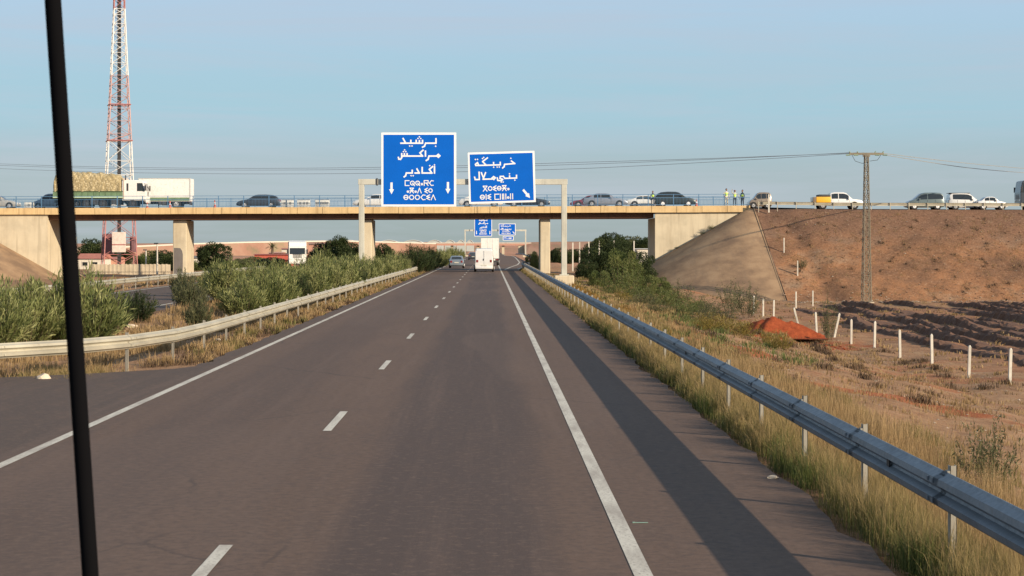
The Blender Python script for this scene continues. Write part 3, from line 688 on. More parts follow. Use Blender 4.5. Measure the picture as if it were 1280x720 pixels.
# ------------------------------------------------------------------ vegetation
def blades(P, H, W, lean=.35, name='grass', base_w=1.0):
    """P: Nx3 roots, H heights, W widths -> triangle blades bending over"""
    n = len(P); a = rng.uniform(0, 2*np.pi, n); la = rng.uniform(0, 2*np.pi, n); ln = np.abs(rng.normal(0, lean, n))*H
    dx, dy = np.cos(a)*W/2, np.sin(a)*W/2; lx, ly = np.cos(la)*ln, np.sin(la)*ln
    V = np.empty((n, 5, 3)); 
    V[:, 0] = P+np.stack([dx, dy, 0*H-.03], 1); V[:, 1] = P-np.stack([dx, dy, 0*H+.03], 1)
    mid = P+np.stack([lx*.35, ly*.35, H*.58], 1)
    V[:, 2] = mid+np.stack([dx, dy, 0*H], 1)*.8; V[:, 3] = mid-np.stack([dx, dy, 0*H], 1)*.8
    V[:, 4] = P+np.stack([lx, ly, H*(1-.25*(ln/H)**2)], 1)
    b = (np.arange(n)*5)[:, None]
    T = np.concatenate([b+np.array([0, 1, 3]), b+np.array([0, 3, 2]), b+np.array([2, 3, 4])], 0)
    tint = np.repeat(rng.uniform(0, 1, n), 5); hf = np.tile([0, 0, .55, .55, 1.0], n)
    return V.reshape(-1, 3), T, tint, hf
def rootz(x, y): return ground(x, y)
def scatter_grass(name, mat, X, Y, H, W, lean, zoff=0.0, tintmul=None):
    P = np.stack([X, Y, rootz(X, Y)+zoff], 1); V, T, ti, hf = blades(P, H, W, lean)
    if tintmul is not None: ti = ti*.55+np.repeat(tintmul, 5)*.45
    o = link_mesh(name, np_mesh(name, V, T, 3, {'tint': ti, 'hf': hf}), mat); tag(o, kind='stuff'); return o
def clumpy(n, x0, x1, y0, y1, clumps, spread, ypow=1.0):
    cx = rng.uniform(x0, x1, clumps); cy = y0+(y1-y0)*rng.uniform(0, 1, clumps)**ypow; ch = rng.uniform(.45, 1.15, clumps); ct = rng.uniform(0, 1, clumps)
    k = rng.integers(0, clumps, n); r = np.abs(rng.normal(0, 1, n))*spread; a = rng.uniform(0, 2*np.pi, n)
    return cx[k]+np.cos(a)*r, cy[k]+np.sin(a)*r*1.4, ch[k]*np.exp(-(r/spread)**2*.18), ct[k]
M['twig'] = leafmat('twig_scrub', [(0, (.05, .032, .02)), (.6, (.10, .065, .04)), (1, (.18, .12, .07))], None, .1)
M['weedgreen'] = leafmat('weed_green', [(0, (.05, .075, .02)), (.5, (.09, .12, .03)), (1, (.16, .17, .05))], None, .3)
M['ochre'] = leafmat('ochre_grass', [(0, (.16, .09, .02)), (.5, (.26, .15, .035)), (1, (.34, .22, .06))], None, .3)
# verge strip between asphalt and rail
def strip(n, x0, x1, y0, y1, clumps, spread, hm, wd, name, mat, lean=.35, ypow=1.6, clampx=None):
    X, Y, h, ct = clumpy(n, x0, x1, y0, y1, clumps, spread, ypow)
    if clampx: X = np.clip(X, clampx[0]+rng.uniform(0, .15, n), clampx[1])
    H = h*hm*rng.uniform(.55, 1.15, n); Wd = wd*rng.uniform(.6, 1.3, n)*np.clip(Y/26, .75, 4.0)
    scatter_grass(name, mat, X, Y, H, Wd, lean, .07 if x1 < 4.2 and x0 > 3 else 0, ct)
strip(70000, 3.45, 4.1, 10, 62, 620, .13, .50, .0055, 'verge_grass', M['grass'], .38, 1.25, (3.2, 4.6))
strip(24000, 3.45, 4.1, 60, 200, 520, .16, .36, .008, 'verge_grass', M['grass'], .38, 1.1, (3.2, 4.8))
strip(46000, 4.1, 6.6, 10, 44, 330, .24, .62, .0050, 'tall_dry_grass', M['drygrass'], .26, 1.2)
strip(10000, 4.1, 8.0, 36, 100, 150, .28, .46, .008, 'tall_dry_grass', M['drygrass'], .3, 1.0)
strip(9000, 4.1, 6.5, 60, 150, 110, .34, .42, .010, 'ochre_grass', M['ochre'], .4, 1.0)
strip(14000, 6.0, 17, 95, 185, 300, .40, .38, .014, 'green_weeds', M['grass'], .5, 1.0)
strip(7000, 5.0, 12, 60, 110, 120, .35, .34, .010, 'green_weeds', M['brightleaf'], .6, 1.0)
strip(26000, 7, 19, 28, 125, 1500, .22, .20, .009, 'short_dry_grass', M['drygrass'], .6, 1.0)
strip(26000, 3.9, 7.5, 12, 90, 260, .26, .46, .006, 'green_grass', M['grass'], .4, 1.2)
strip(16000, 3.4, 4.0, 10, 60, 160, .16, .36, .006, 'green_grass', M['weedgreen'], .45, 1.2, (3.3, 4.4))
strip(12000, 19, 60, 62, 172, 900, .35, .22, .018, 'field_weeds', M['drygrass'], .6, 1.0)
# median: dry grass and weeds at the foot of the left rail
strip(6000, -7.9, -6.6, 42, 90, 150, .22, .22, .010, 'median_scrub', M['twig'], .7, 1.1, (-8.6, -6.5))
strip(13000, -7.9, -6.55, 42, 200, 220, .22, .34, .010, 'median_grass', M['drygrass'], .5, 1.1, (-8.6, -6.45))
strip(9000, -7.6, -6.6, 44, 190, 120, .22, .38, .010, 'median_green_weeds', M['grass'], .5, 1.1, (-8.4, -6.5))
strip(26000, -13.2, -8.2, 38, 120, 300, .42, .42, .009, 'median_brown_grass', M['drygrass'], .5, 1.2)
strip(6000, -9.6, -8.3, 36, 41, 60, .3, .30, .008, 'median_green_weeds', M['grass'], .5, 1.0)
strip(14000, -34, -22.8, 60, 230, 400, .45, .40, .022, 'far_verge_grass', M['drygrass'], .5, 1.0)
strip(22000, -12.5, -7.5, 190, 520, 420, .7, 1.15, .05, 'far_median_grass', M['grass'], .25, 1.2)

def leaf_cloud(P, D, L, W, droop=.0):
    """leaves at P pointing along D (unit), length L, width W -> quads (diamond)"""
    n = len(P); up = rng.normal(0, 1, (n, 3)); S = np.cross(D, up); S /= np.linalg.norm(S, axis=1)[:, None]+1e-9
    V = np.empty((n, 4, 3)); V[:, 0] = P; V[:, 2] = P+D*L[:, None]; m = P+D*(L*.45)[:, None]
    V[:, 1] = m+S*(W/2)[:, None]; V[:, 3] = m-S*(W/2)[:, None]; V[:, 2, 2] -= droop*L
    T = (np.arange(n)*4)[:, None]+np.array([0, 1, 2, 3]); return V.reshape(-1, 3), T
def unit(v): return v/(np.linalg.norm(v, axis=-1, keepdims=True)+1e-9)
def shoot_bush(h, r, shoots, per, leafL, leafW, up=.75, topbias=.5, seed=1):
    """many upright shoots fanning from the base, clothed with narrow leaves"""
    g = np.random.default_rng(seed); a = g.uniform(0, 2*np.pi, shoots); rr = r*np.sqrt(g.uniform(0, 1, shoots))
    tipx, tipy = np.cos(a)*rr, np.sin(a)*rr; tz = h*(g.uniform(.45, 1.08, shoots))*(1-.38*(rr/r)**2)
    base = np.stack([tipx*.35, tipy*.35, 0*a], 1); tip = np.stack([tipx, tipy, tz], 1)
    t = g.uniform(.08, 1, (shoots, per))**(1-topbias*.5); P = base[:, None]+(tip-base)[:, None]*t[..., None]
    P[..., :2] += g.normal(0, .03*h, P[..., :2].shape); P = P.reshape(-1, 3); n = len(P)
    ax = np.repeat(unit(tip-base), per, 0); D = unit(ax*up+g.normal(0, .42, (n, 3)))
    V, T = leaf_cloud(P, D, leafL*g.uniform(.6, 1.25, n), leafW*g.uniform(.7, 1.2, n)); ti = np.repeat(np.clip(np.repeat(g.uniform(0, 1, shoots)**1.3, per)*.75+g.uniform(0, .3, n), 0, 1), 4)
    sv = []; st = []
    for i in range(0, shoots, 2):
        b = len(sv); w = .008
        sv += [base[i]+(-w, 0, -.15), base[i]+(w, 0, -.15), tip[i]+(w*.5, 0, 0), tip[i]+(-w*.5, 0, 0), base[i]+(0, -w, -.15), base[i]+(0, w, -.15), tip[i]+(0, w*.5, 0), tip[i]+(0, -w*.5, 0)]
        st += [(b, b+1, b+2, b+3), (b+4, b+5, b+6, b+7)]
    fm = np_mesh('foliage', V, T, 4, {'tint': ti, 'hf': ti*0}); sm = np_mesh('stems', sv, st, 4); return fm, sm
def tree_mesh(h, r, trunk, n, leafL, seed=1, blobs=26, flat=.8, skirt=True):
    """crown of leaf clumps on limbs: returns foliage mesh and trunk mesh"""
    g = np.random.default_rng(seed); C = []; 
    for i in range(blobs):
        d = unit(g.normal(0, 1, 3)); q = g.uniform(.35, 1.0)**.6; c = np.array([d[0]*r*q, d[1]*r*q, trunk+(h-trunk)*.5+d[2]*(h-trunk)*.46*q])
        if skirt and i % 3 == 0: c[2] = h*g.uniform(.08, .30); c[:2] = unit(d[:2])*r*g.uniform(.2, .85)
        C.append(c)
    C = np.array(C); br = g.uniform(.22, .42, blobs)*r; k = g.integers(0, blobs, n)
    dd = unit(g.normal(0, 1, (n, 3))); q = g.uniform(.25, 1, n)**.5; P = C[k]+dd*(br[k]*q)[:, None]*np.array([1, 1, flat]); P[:, 2] = np.maximum(P[:, 2], .05)
    D = unit(dd+g.normal(0, .6, (n, 3))+np.array([0, 0, .15])); V, T = leaf_cloud(P, D, leafL*g.uniform(.6, 1.3, n), leafL*.42*g.uniform(.7, 1.2, n))
    ti = np.repeat(np.clip(g.uniform(0, 1, blobs)[k]*.6+g.uniform(0, .4, n), 0, 1), 4)
    fm = np_mesh('crown', V, T, 4, {'tint': ti, 'hf': ti*0})
    m = MB(); top = Vector((g.normal(0, .05)*h, g.normal(0, .05)*h, trunk+(h-trunk)*.3)); m.cyl((0, 0, -.3), top, .035*h, .022*h, 8)
    for c in C[::2]: m.cyl(top*.9, Vector(c)*.95, .014*h, .004*h, 5)
    bmesh.ops.recalc_face_normals(m.bm, faces=m.bm.faces); tm = bpy.data.meshes.new('trunk'); m.bm.to_mesh(tm); m.bm.free(); tm.materials.append(M['bark'])
    return fm, tm
_fc = {}
def plant(name, cat, meshes, mat, x, y, label, group=None, s=1.0, sz=None, z=None, partn=('foliage', 'stems')):
    zz = float(rootz(x, y)) if z is None else z
    t = thing(name, (x, y, zz), label, cat, group, random.uniform(0, 6.28)); fm, sm = meshes
    key = (fm.name, mat.name)
    if key not in _fc: q = fm.copy(); q.materials.clear(); q.materials.append(mat); _fc[key] = q
    if not sm.materials: sm.materials.append(M['bark'])
    f = link_mesh(partn[0], _fc[key], None, t); f2 = link_mesh(partn[1], sm, None, t); t.scale = (s, s, sz or s); return t
OL = [shoot_bush(1.75, 1.0, 170, 50, .20, .026, up=1.15, seed=s) for s in (1, 2, 3, 4)]
LOW = [shoot_bush(1.0, .9, 130, 42, .14, .022, up=.7, seed=s) for s in (11, 12)]
# median bushes: (px of centre, distance, height)
mb = [(-12, 47, 1.75, 'o'), (28, 49, 1.7, 'o'), (62, 50, 1.9, 'o'), (104, 50.5, 1.95, 'o'), (133, 57, 1.35, 'd'), (172, 66, 1.05, 'd'), (228, 96, 1.55, 'g'),
      (247, 62, 1.1, 'g'), (238, 78, 1.4, 'g'), (282, 88, 1.9, 'o'), (303, 70, 1.5, 'o'), (330, 74, 1.8, 'o'), (352, 80, 1.85, 'o'), (371, 88, 1.5, 'd'), (318, 104, 1.9, 'o'), (345, 118, 1.8, 'o'),
      (392, 92, 1.7, 'o'), (362, 96, 1.9, 'o'), (380, 101, 1.9, 'o'), (396, 112, 2.1, 'o'), (424, 118, 2.1, 'o'), (448, 138, 2.2, 'o'), (263, 100, 1.5, 'o'), (412, 97, 1.95, 'o'), (428, 104, 2.0, 'o'), (443, 112, 1.7, 'd'), (405, 130, 2.3, 'o'), (455, 121, 1.7, 'o'), (466, 130, 1.9, 'o'), (477, 140, 1.9, 'o'),
      (487, 150, 2.0, 'o'), (438, 158, 2.2, 'd'), (496, 162, 2.0, 'o'), (505, 175, 1.9, 'g'), (515, 178, 2.6, 'k'), (527, 186, 2.7, 'k'), (536, 205, 2.3, 'o'), (545, 222, 2.1, 'o'), (552, 240, 2.2, 'o'), (558, 262, 2.1, 'o'), (563, 285, 2.2, 'o'), (568, 312, 2.2, 'g'), (574, 345, 2.2, 'o')]
kinds = {'o': ('pale green oleander bush', M['olean'], OL), 'd': ('dark green low bush', M['darkleaf'], LOW), 'g': ('grey green scrubby bush', M['greygreen'], LOW), 'k': ('very dark dense bush', M['darkleaf'], OL)}
cnt = {}
for i, (px, d, h, kd) in enumerate(mb):
    s = F/d; nm, mat, ms = kinds[kd]; cnt[kd] = cnt.get(kd, 0); lab = f'{nm} in the median, {ORD[cnt[kd]]} of its kind to the camera' if cnt[kd] < 20 else f'far {nm} by the left rail end, {ORD[cnt[kd]-20]} of the last five'
    cnt[kd] += 1; q = ms[i % len(ms)]; hb = 1.75 if ms is OL else 1.0
    t = plant('oleander_bush' if kd == 'o' else 'median_bush', 'bush', q, mat, (px-CX)/s, d, lab, 'bushes planted along the median', 1.0)
    h *= 1.06; wds = .98*h/1.75 if kd != 'd' else 1.05; wds *= random.uniform(.85, 1.12); t.scale = (wds, wds, h/hb*random.uniform(.92, 1.08))
# right side plants under and before the bridge
TB = [tree_mesh(3.1, 1.9, .25, 22000, .15, seed=21, blobs=44), tree_mesh(2.7, 1.6, .2, 17000, .14, seed=22, blobs=38)]
def at(px, d, z0=None): return (px-CX)*d/F, d
for (px, d, sx, sz, mi, mat, lab) in [
    (757, 186, 1.25, 1.35, 0, 'darkleaf', 'big dark green bush crowding the foot of the right abutment'),
    (800, 183, 1.0, 1.15, 1, 'darkleaf', 'dark bush tucked into the shade beside the abutment side wall'),
    (733, 176, .75, .75, 1, 'darkleaf', 'low almost black bush just right of the gantry footing'),
    (779, 166, .80, 1.05, 0, 'brightleaf', 'bright green leafy bush in front of the dark bush by the abutment'),
    (806, 152, .62, .66, 1, 'brightleaf', 'smaller bright green bush on the grass slope before the paved cone'),
    (748, 158, .55, .55, 1, 'brightleaf', 'round bright bush at the lower left of the abutment thicket'), (826, 160, .6, .6, 1, 'brightleaf', 'loose green bush at the left foot of the cone slope'),
    (668, 214, .45, .85, 1, 'darkleaf', 'dark upright bush behind the right bridge pier'),
    (663, 232, .45, .7, 1, 'darkleaf', 'small dark bush beside the ramp rail behind the pier')]:
    x, y = at(px, d); t = plant('bush', 'bush', TB[mi], M[mat], x, y, lab, None, 1, partn=('crown', 'trunk')); t.scale = (sx, sx, sz)
SP = [shoot_bush(2.3, 1.5, 60, 26, .17, .04, up=.35, seed=31), shoot_bush(1.7, 1.4, 70, 28, .14, .035, up=.4, seed=32)]
for (px, d, sc, sz, mi, mat, lab) in [
    (915, 142, 1.0, 1.15, 0, 'greygreen', 'tall thin grey green shrub standing against the paved cone'),
    (850, 146, 1.0, .9, 0, 'greygreen', 'open grey green shrub at the left foot of the paved cone'),
    (882, 134, .9, .8, 1, 'greygreen', 'low spreading grey green shrub between two taller ones'),
    (826, 128, 1.0, 1.0, 1, 'brightleaf', 'leafy green shrub on the slope below the abutment'),
    (862, 118, .9, .75, 1, 'brightleaf', 'low green shrub just above the red earth patches'),
    (805, 118, .8, .7, 1, 'greygreen', 'small dusty shrub close behind the right guardrail'),
    (790, 134, .8, .9, 1, 'brightleaf', 'green shrub close to the rail before the bright bush'),
    (772, 150, 1.1, 1.25, 0, 'brightleaf', 'tall reedy bright green growth in front of the abutment thicket'), (792, 146, 1.1, 1.15, 0, 'brightleaf', 'second tall reedy growth just right of the first by the thicket'), (764, 142, .8, .7, 1, 'brightleaf', 'green shrub right behind the rail, first below the gantry footing'), (776, 122, .6, .55, 1, 'yellowleaf', 'ochre shrub behind the rail below the first green one'),
    (838, 136, 1.0, .95, 1, 'brightleaf', 'broad leafy shrub halfway between the bright bush and the cone'), (872, 128, 1.0, .8, 1, 'greygreen', 'dusty green shrub in the middle of the weedy slope'),
    (850, 106, .8, .6, 1, 'brightleaf', 'low leafy shrub just left of the yellow bushes'), (880, 104, .7, .5, 1, 'greygreen', 'low dusty shrub above the yellow green bush'),
    (905, 124, .9, .75, 1, 'greygreen', 'wide thin shrub at the left of the clay mound top'), (822, 104, .6, .5, 1, 'greygreen', 'small grey shrub beside the middle red earth patch'),
    (935, 132, .9, 1.1, 0, 'greygreen', 'tall see through shrub right of the one against the cone'), (958, 76, .45, .5, 1, 'yellowleaf', 'small ochre bush in the dry grass in front of the mound'),
    (880, 84, .6, .5, 1, 'yellowleaf', 'ochre green bush close behind the rail, left of the larger yellow one'),
    (893, 88, .7, .6, 1, 'yellowleaf', 'yellow green bush left of the red clay mound'),
    (928, 82, .62, .55, 1, 'yellowleaf', 'low yellow bush in front of the shaded side of the mound'),
    (975, 72, .42, .5, 1, 'yellowleaf', 'small brownish bush below the red clay mound'),
    (1036, 100, .42, 1.1, 0, 'greygreen', 'thin grey sapling between the leaning fence posts'),
    (1235, 25, .35, .6, 1, 'greygreen', 'dry brown tuft bush behind the nearest rail sections'),
    (1003, 178, .45, .7, 1, 'greygreen', 'thin bush growing up the red earth slope')]:
    x, y = at(px, d); z = None
    if lab.startswith('thin bush'): z = float(zemb(np.array([x]), np.array([y]))[0])
    t = plant('shrub', 'bush', SP[mi], M[mat], x, y, lab, None, 1, z=z); t.scale = (sc, sc, sz)
# little plants on the cone edge by the wall
for px, py, sc in ((889, 281, .3), (878, 283, .22), (846, 305, .16)):
    x = (px-CX)*YB/F; t = plant('weed_tuft', 'plant', SP[1], M['darkleaf'], x, YB-.25, {889: 'dark weeds growing where the abutment wall meets the cone, upper tuft', 878: 'dark weeds on the wall and cone joint, just below the upper tuft', 846: 'small dry weeds low on the joint of wall and cone'}[px], None, 1, z=float(zright(x, YB-.25))); t.scale = (sc*1.6, sc, sc)
# dry scrub stuff on the red slope: dark tufts and pale stones
def tufts_on(n, x0, x1, y0, y1, zfun, name, mat, hh, wd, cl, spread):
    X, Y, h, ct = clumpy(n, x0, x1, y0, y1, cl, spread); ok = (Y < y1) & (X > x0); X, Y, h, ct = X[ok], Y[ok], h[ok], ct[ok]
    P = np.stack([X, Y, zfun(X, Y)], 1); V, T, ti, hf = blades(P, hh*h*rng.uniform(.5, 1.2, len(X)), np.full(len(X), wd), .9)
    tag(link_mesh(name, np_mesh(name, V, T, 3, {'tint': ti, 'hf': hf}), mat), kind='stuff')
tufts_on(5000, 28.5, 74, 170, 188.5, zemb, 'slope_scrub', M['twig'], .28, .03, 130, .22)
tufts_on(6000, 55, 74, 170, 186, zemb, 'slope_scrub', M['twig'], .30, .03, 90, .26)
tufts_on(26000, 28.5, 74, 169, 189.8, zemb, 'slope_dry_grass', M['drygrass'], .18, .022, 900, .45)
strip(12000, 5, 19, 40, 130, 130, .3, .30, .009, 'ground_scrub', M['twig'], .9, 1.0)
def stones(n, x0, x1, y0, y1, zfun, name, smin, smax, mat):
    X = rng.uniform(x0, x1, n); Y = rng.uniform(y0, y1, n); Z = zfun(X, Y); S = rng.uniform(smin, smax, n)**1.0
    ico = np.array([(0, 0, 1), (.9, 0, .3), (.3, .85, .3), (-.7, .55, .35), (-.75, -.5, .25), (.25, -.9, .35), (0, 0, -.4)])
    fc = np.array([(0, 1, 2), (0, 2, 3), (0, 3, 4), (0, 4, 5), (0, 5, 1), (6, 2, 1), (6, 3, 2), (6, 4, 3), (6, 5, 4), (6, 1, 5)])
    a = rng.uniform(0, 6.28, n); c, s_ = np.cos(a)[:, None], np.sin(a)[:, None]
    q = ico[None]*rng.uniform(.7, 1.3, (n, 7, 3)); qx = q[..., 0]*c-q[..., 1]*s_; qy = q[..., 0]*s_+q[..., 1]*c
    V = np.stack([X[:, None]+qx*S[:, None], Y[:, None]+qy*S[:, None], Z[:, None]+q[..., 2]*S[:, None]*.6], 2).reshape(-1, 3)
    T = ((np.arange(n)*7)[:, None, None]+fc[None]).reshape(-1, 3)
    tag(link_mesh(name, np_mesh(name, V, T, 3), mat), kind='stuff')
M['stone'] = plain('pale_stone', (.42, .33, .25), .9, 0, 0, .3, 2)
M['clod'] = plain('earth_clod', (.16, .095, .06), .95, 0, 0, .35, 2)
stones(240, 29, 72, 170, 189.5, zemb, 'slope_stones', .04, .13, M['stone'])
stones(420, 29, 72, 170, 189.7, zemb, 'slope_clods', .04, .14, M['clod'])
stones(1500, 7, 20, 22, 130, rootz, 'ground_stones', .015, .055, M['stone'])
stones(500, 27, 70, 166, 173, lambda x, y: np.maximum(zemb(x, y), rootz(x, y)), 'toe_rubble', .04, .16, M['stone'])
stones(260, at(905, 95)[0], at(1045, 95)[0], 90.5, 98.5, rootz, 'red_clods', .03, .11, M['mound'])
stones(90, 3.2, 3.5, 11, 60, lambda x, y: x*0+.0, 'shoulder_grit', .008, .03, M['clod'])
# ploughed strips; shade of their left faces put into a darker earth colour
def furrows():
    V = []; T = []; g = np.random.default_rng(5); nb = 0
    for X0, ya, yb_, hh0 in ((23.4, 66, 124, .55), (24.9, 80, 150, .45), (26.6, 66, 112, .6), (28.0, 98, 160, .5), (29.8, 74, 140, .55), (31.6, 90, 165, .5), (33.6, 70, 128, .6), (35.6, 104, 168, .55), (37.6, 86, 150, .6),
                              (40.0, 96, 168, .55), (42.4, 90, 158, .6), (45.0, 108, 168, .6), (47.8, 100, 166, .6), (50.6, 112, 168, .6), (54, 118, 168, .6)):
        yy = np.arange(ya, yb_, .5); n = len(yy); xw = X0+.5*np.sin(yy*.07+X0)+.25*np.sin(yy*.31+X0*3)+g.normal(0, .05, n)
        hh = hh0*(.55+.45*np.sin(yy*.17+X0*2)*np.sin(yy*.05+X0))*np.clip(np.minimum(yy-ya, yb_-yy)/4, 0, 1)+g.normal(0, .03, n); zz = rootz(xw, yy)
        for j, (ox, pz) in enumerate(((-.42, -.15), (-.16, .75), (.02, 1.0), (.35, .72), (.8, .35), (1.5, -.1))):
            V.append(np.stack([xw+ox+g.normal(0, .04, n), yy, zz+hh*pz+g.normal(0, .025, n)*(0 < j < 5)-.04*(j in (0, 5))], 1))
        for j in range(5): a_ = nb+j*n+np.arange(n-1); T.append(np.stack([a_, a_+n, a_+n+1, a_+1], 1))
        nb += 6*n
    me = np_mesh('ploughed_strips', np.concatenate(V), np.concatenate(T), 4); t = NT('shaded_ploughed_earth'); g_ = t.geo(); nn = t.noise(g_, 1.8, 6, .7)
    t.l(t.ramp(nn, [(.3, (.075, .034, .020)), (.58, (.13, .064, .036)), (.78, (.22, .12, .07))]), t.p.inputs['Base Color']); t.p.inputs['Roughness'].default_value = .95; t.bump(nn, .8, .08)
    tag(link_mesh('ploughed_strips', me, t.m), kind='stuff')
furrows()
# red clay mound
def mound():
    bm = bmesh.new(); xs_ = np.linspace(-1, 1, 46); ys_ = np.linspace(-1, 1, 30); g = np.random.default_rng(9); nx = len(xs_); X, Y = np.meshgrid(xs_, ys_)
    xm, ym = X*2.35, Y*2.4
    def pyr(cx, cy, H, kr=.52):
        x_, y_ = xm-cx, ym-cy; return np.maximum(0, H-np.maximum.reduce([.80*(-.97*x_-.26*y_), .62*(.30*x_-.95*y_), kr*x_, .8*y_]))
    h = np.maximum.reduce([pyr(.15, .1, 1.12), pyr(.95, -.05, .90, .55), pyr(1.7, .0, .42, .5), pyr(-.55, .65, .86), pyr(-1.15, 1.05, .55), pyr(-.3, .35, 1.0)])
    h = h+.035*np.sin(X*9+Y*5)*np.sin(Y*8)*(h > .05)+g.normal(0, .022, X.shape)*(h > .02)
    V = np.stack([X.ravel()*2.85, Y.ravel()*2.4, h.ravel()*1.0-.12], 1); T = []
    for j in range(len(ys_)-1):
        for i in range(nx-1): a = j*nx+i; T.append((a, a+1, a+nx+1, a+nx))
    x, y = at(961, 99.5); o = link_mesh('clay_mound', np_mesh('clay_mound', V, T, 4, smoothf=True), M['mound']); o.location = (x, y, float(rootz(x, y))+.02)
    tag(o, 'heap of bright red clay dumped beside the fence line', 'mound')
mound()
# fence posts
def fpost(x, y, z, h, label, lean=(0, 0), w=.11, group='white concrete posts of the right boundary fence'):
    m = MB(); m.box(-w/2, w/2, -w/2, w/2, -.4, h-.05, .012); bmesh.ops.recalc_face_normals(m.bm, faces=m.bm.faces)
    m.cyl((0, 0, h-.055), (0, 0, h), w*.5, w*.25, 8)
    o = m.build('fence_post', M['postconc']); o.location = (x, y, z); o.rotation_euler = (lean[0], lean[1], 0)
    return tag(o, label, 'post', group)
FP = [(1262, 67.2), (1211, 73), (1165, 79), (1125, 85.2), (1093, 90.8), (1064, 96.5), (1043, 101.5)]
for i, (px, d) in enumerate(FP):
    x, y = at(px, d); fpost(x, y, float(rootz(x, y)), 1.32+.06*random.uniform(-1, 1), f'{ORD[i]} white post in the row along the ploughed field', (R(random.uniform(-1.5, 1.5)), R(random.uniform(-2, 2) if i < 6 else 12)))
for px, d, ln, lab in ((1021, 106, -3, 'short white post half hidden by the sapling behind the mound'), (999, 113, -14, 'white post leaning left behind the right tail of the red mound'), (967, 128, 1, 'tall white post behind the peak of the red mound, right one of three'),
                       (954, 133, 0, 'white post left of centre of three behind the mound'), (942, 138, 1, 'white post nearest the grey shrub at the foot of the cone'), (995, 152, 0, 'white post at the lower right corner of the paved cone'), (1016, 158, 0, 'white post at the toe of the red slope')):
    x, y = at(px, d); fpost(x, y, float(rootz(x, y)), 1.35, lab, (0, R(ln)))
for px, d, lab in ((997, 176.5, 'lower of two pale posts standing on the red earth slope'), (980, 181.5, 'upper of two pale posts standing on the red earth slope')):
    x, y = at(px, d); fpost(x, y, float(zemb(np.array([x]), np.array([y]))[0]), 1.45, lab)
x, y = at(961, 190.4); fpost(x, y, 6.5, 1.5, 'white marker post on the embankment crest beside the bridge end', w=.14)
# two far rows of slender poles beyond the overpass, right
for i, (px, d, py) in enumerate(((716, 236, 303), (724.5, 242, 302.5), (736, 250, 302), (749, 258, 300.5), (767.5, 262, 300), (792.5, 268, 301))):
    x, y = at(px, d); zt = EYE-(py-CY)*d/F; z = float(rootz(x, y)); fpost(x, y, z, zt-z, ['leftmost', 'second from left', 'third from left', 'fourth from left', 'fifth from left', 'rightmost'][i]+' tall slim pole in the field seen under the right bridge span', w=.17, group='slim poles beyond the overpass')
# stones and litter near the road
def rock(x, y, z, r, sz, label, mat='stone', cat='stone', nm='stone'):
    m = MB(); bmesh.ops.create_icosphere(m.bm, subdivisions=2, radius=1.0)
    g = np.random.default_rng(int(abs(x*31+y*7)))
    for v in m.bm.verts: k = 1+g.normal(0, .11); v.co = Vector((v.co.x*sz[0]*k, v.co.y*sz[1]*k, v.co.z*sz[2]*k))*r
    o = m.build(nm, M[mat] if isinstance(mat, str) else mat); o.location = (x, y, z+sz[2]*r*.4); return tag(o, label, cat)
M['palerock'] = plain('pale_rock', (.62, .52, .40), .85, 0, 0, .12, 4)
x, y = at(55, 36.2); rock(x, y, -.06, .15, (1.0, .8, .75), 'pale angular stone beside the nearest left rail post', 'palerock')
x, y = at(966, 20.6); rock(x, y, 0, .05, (1.2, .7, .6), 'small pale stone on the edge of the right shoulder grass', 'palerock')
x, y = at(826, 44); rock(x, y, 0.05, .09, (1.2, .6, .6), 'pale stone in the grass below the right guardrail', 'palerock')
x, y = at(1117, 16.6); rock(x, y, .0, .035, (1.3, .7, .5), 'scrap of orange red litter at the foot of the verge grass', plain('orange_litter', (.6, .10, .05), .5), 'litter', 'litter')
x, y = at(802, 17.3); m = MB(); m.box(-.06, .06, -.012, .012, 0, .004); m.box(-.085, -.062, -.016, .02, 0, .006)
o = m.build('litter', plain('green_litter', (.22, .36, .28), .5)); o.location = (x, y, .002); tag(o, 'thin pale green scrap lying on the right shoulder near the white line', 'litter')
x, y = at(273, 51.5); rock(x, y, -.03, .08, (1.3, .6, .5), 'small white stone under the left rail where the asphalt narrows', 'palerock')
x, y = at(165, 62); rock(x, y, float(rootz(x, y)), .17, (1.3, .6, .5), 'pale stone lying in the brown median grass', 'palerock')
# the black rod standing right in front of the windscreen
m = MB(); a = Vector((-.2482, 1.03, 2.80)); b = Vector((-.2195, 1.03, 2.36)); n = 14
m.bm.free(); m = MB(); m.cyl((0, 0, -.24), (0, 0, .24), .0043, .0043, 14)
t = thing('wiper_arm', (a+b)/2, 'out of focus black rod close to the camera crossing the left of the view', 'rod'); t.rotation_euler = (0, math.atan2((a-b).x, (a-b).z), 0)
m.build('rod', M['rod'], t, True); m = MB(); m.box(-.0046, -.0030, -.002, .002, -.235, .235); m.build('rubber_edge', M['rod'], t)
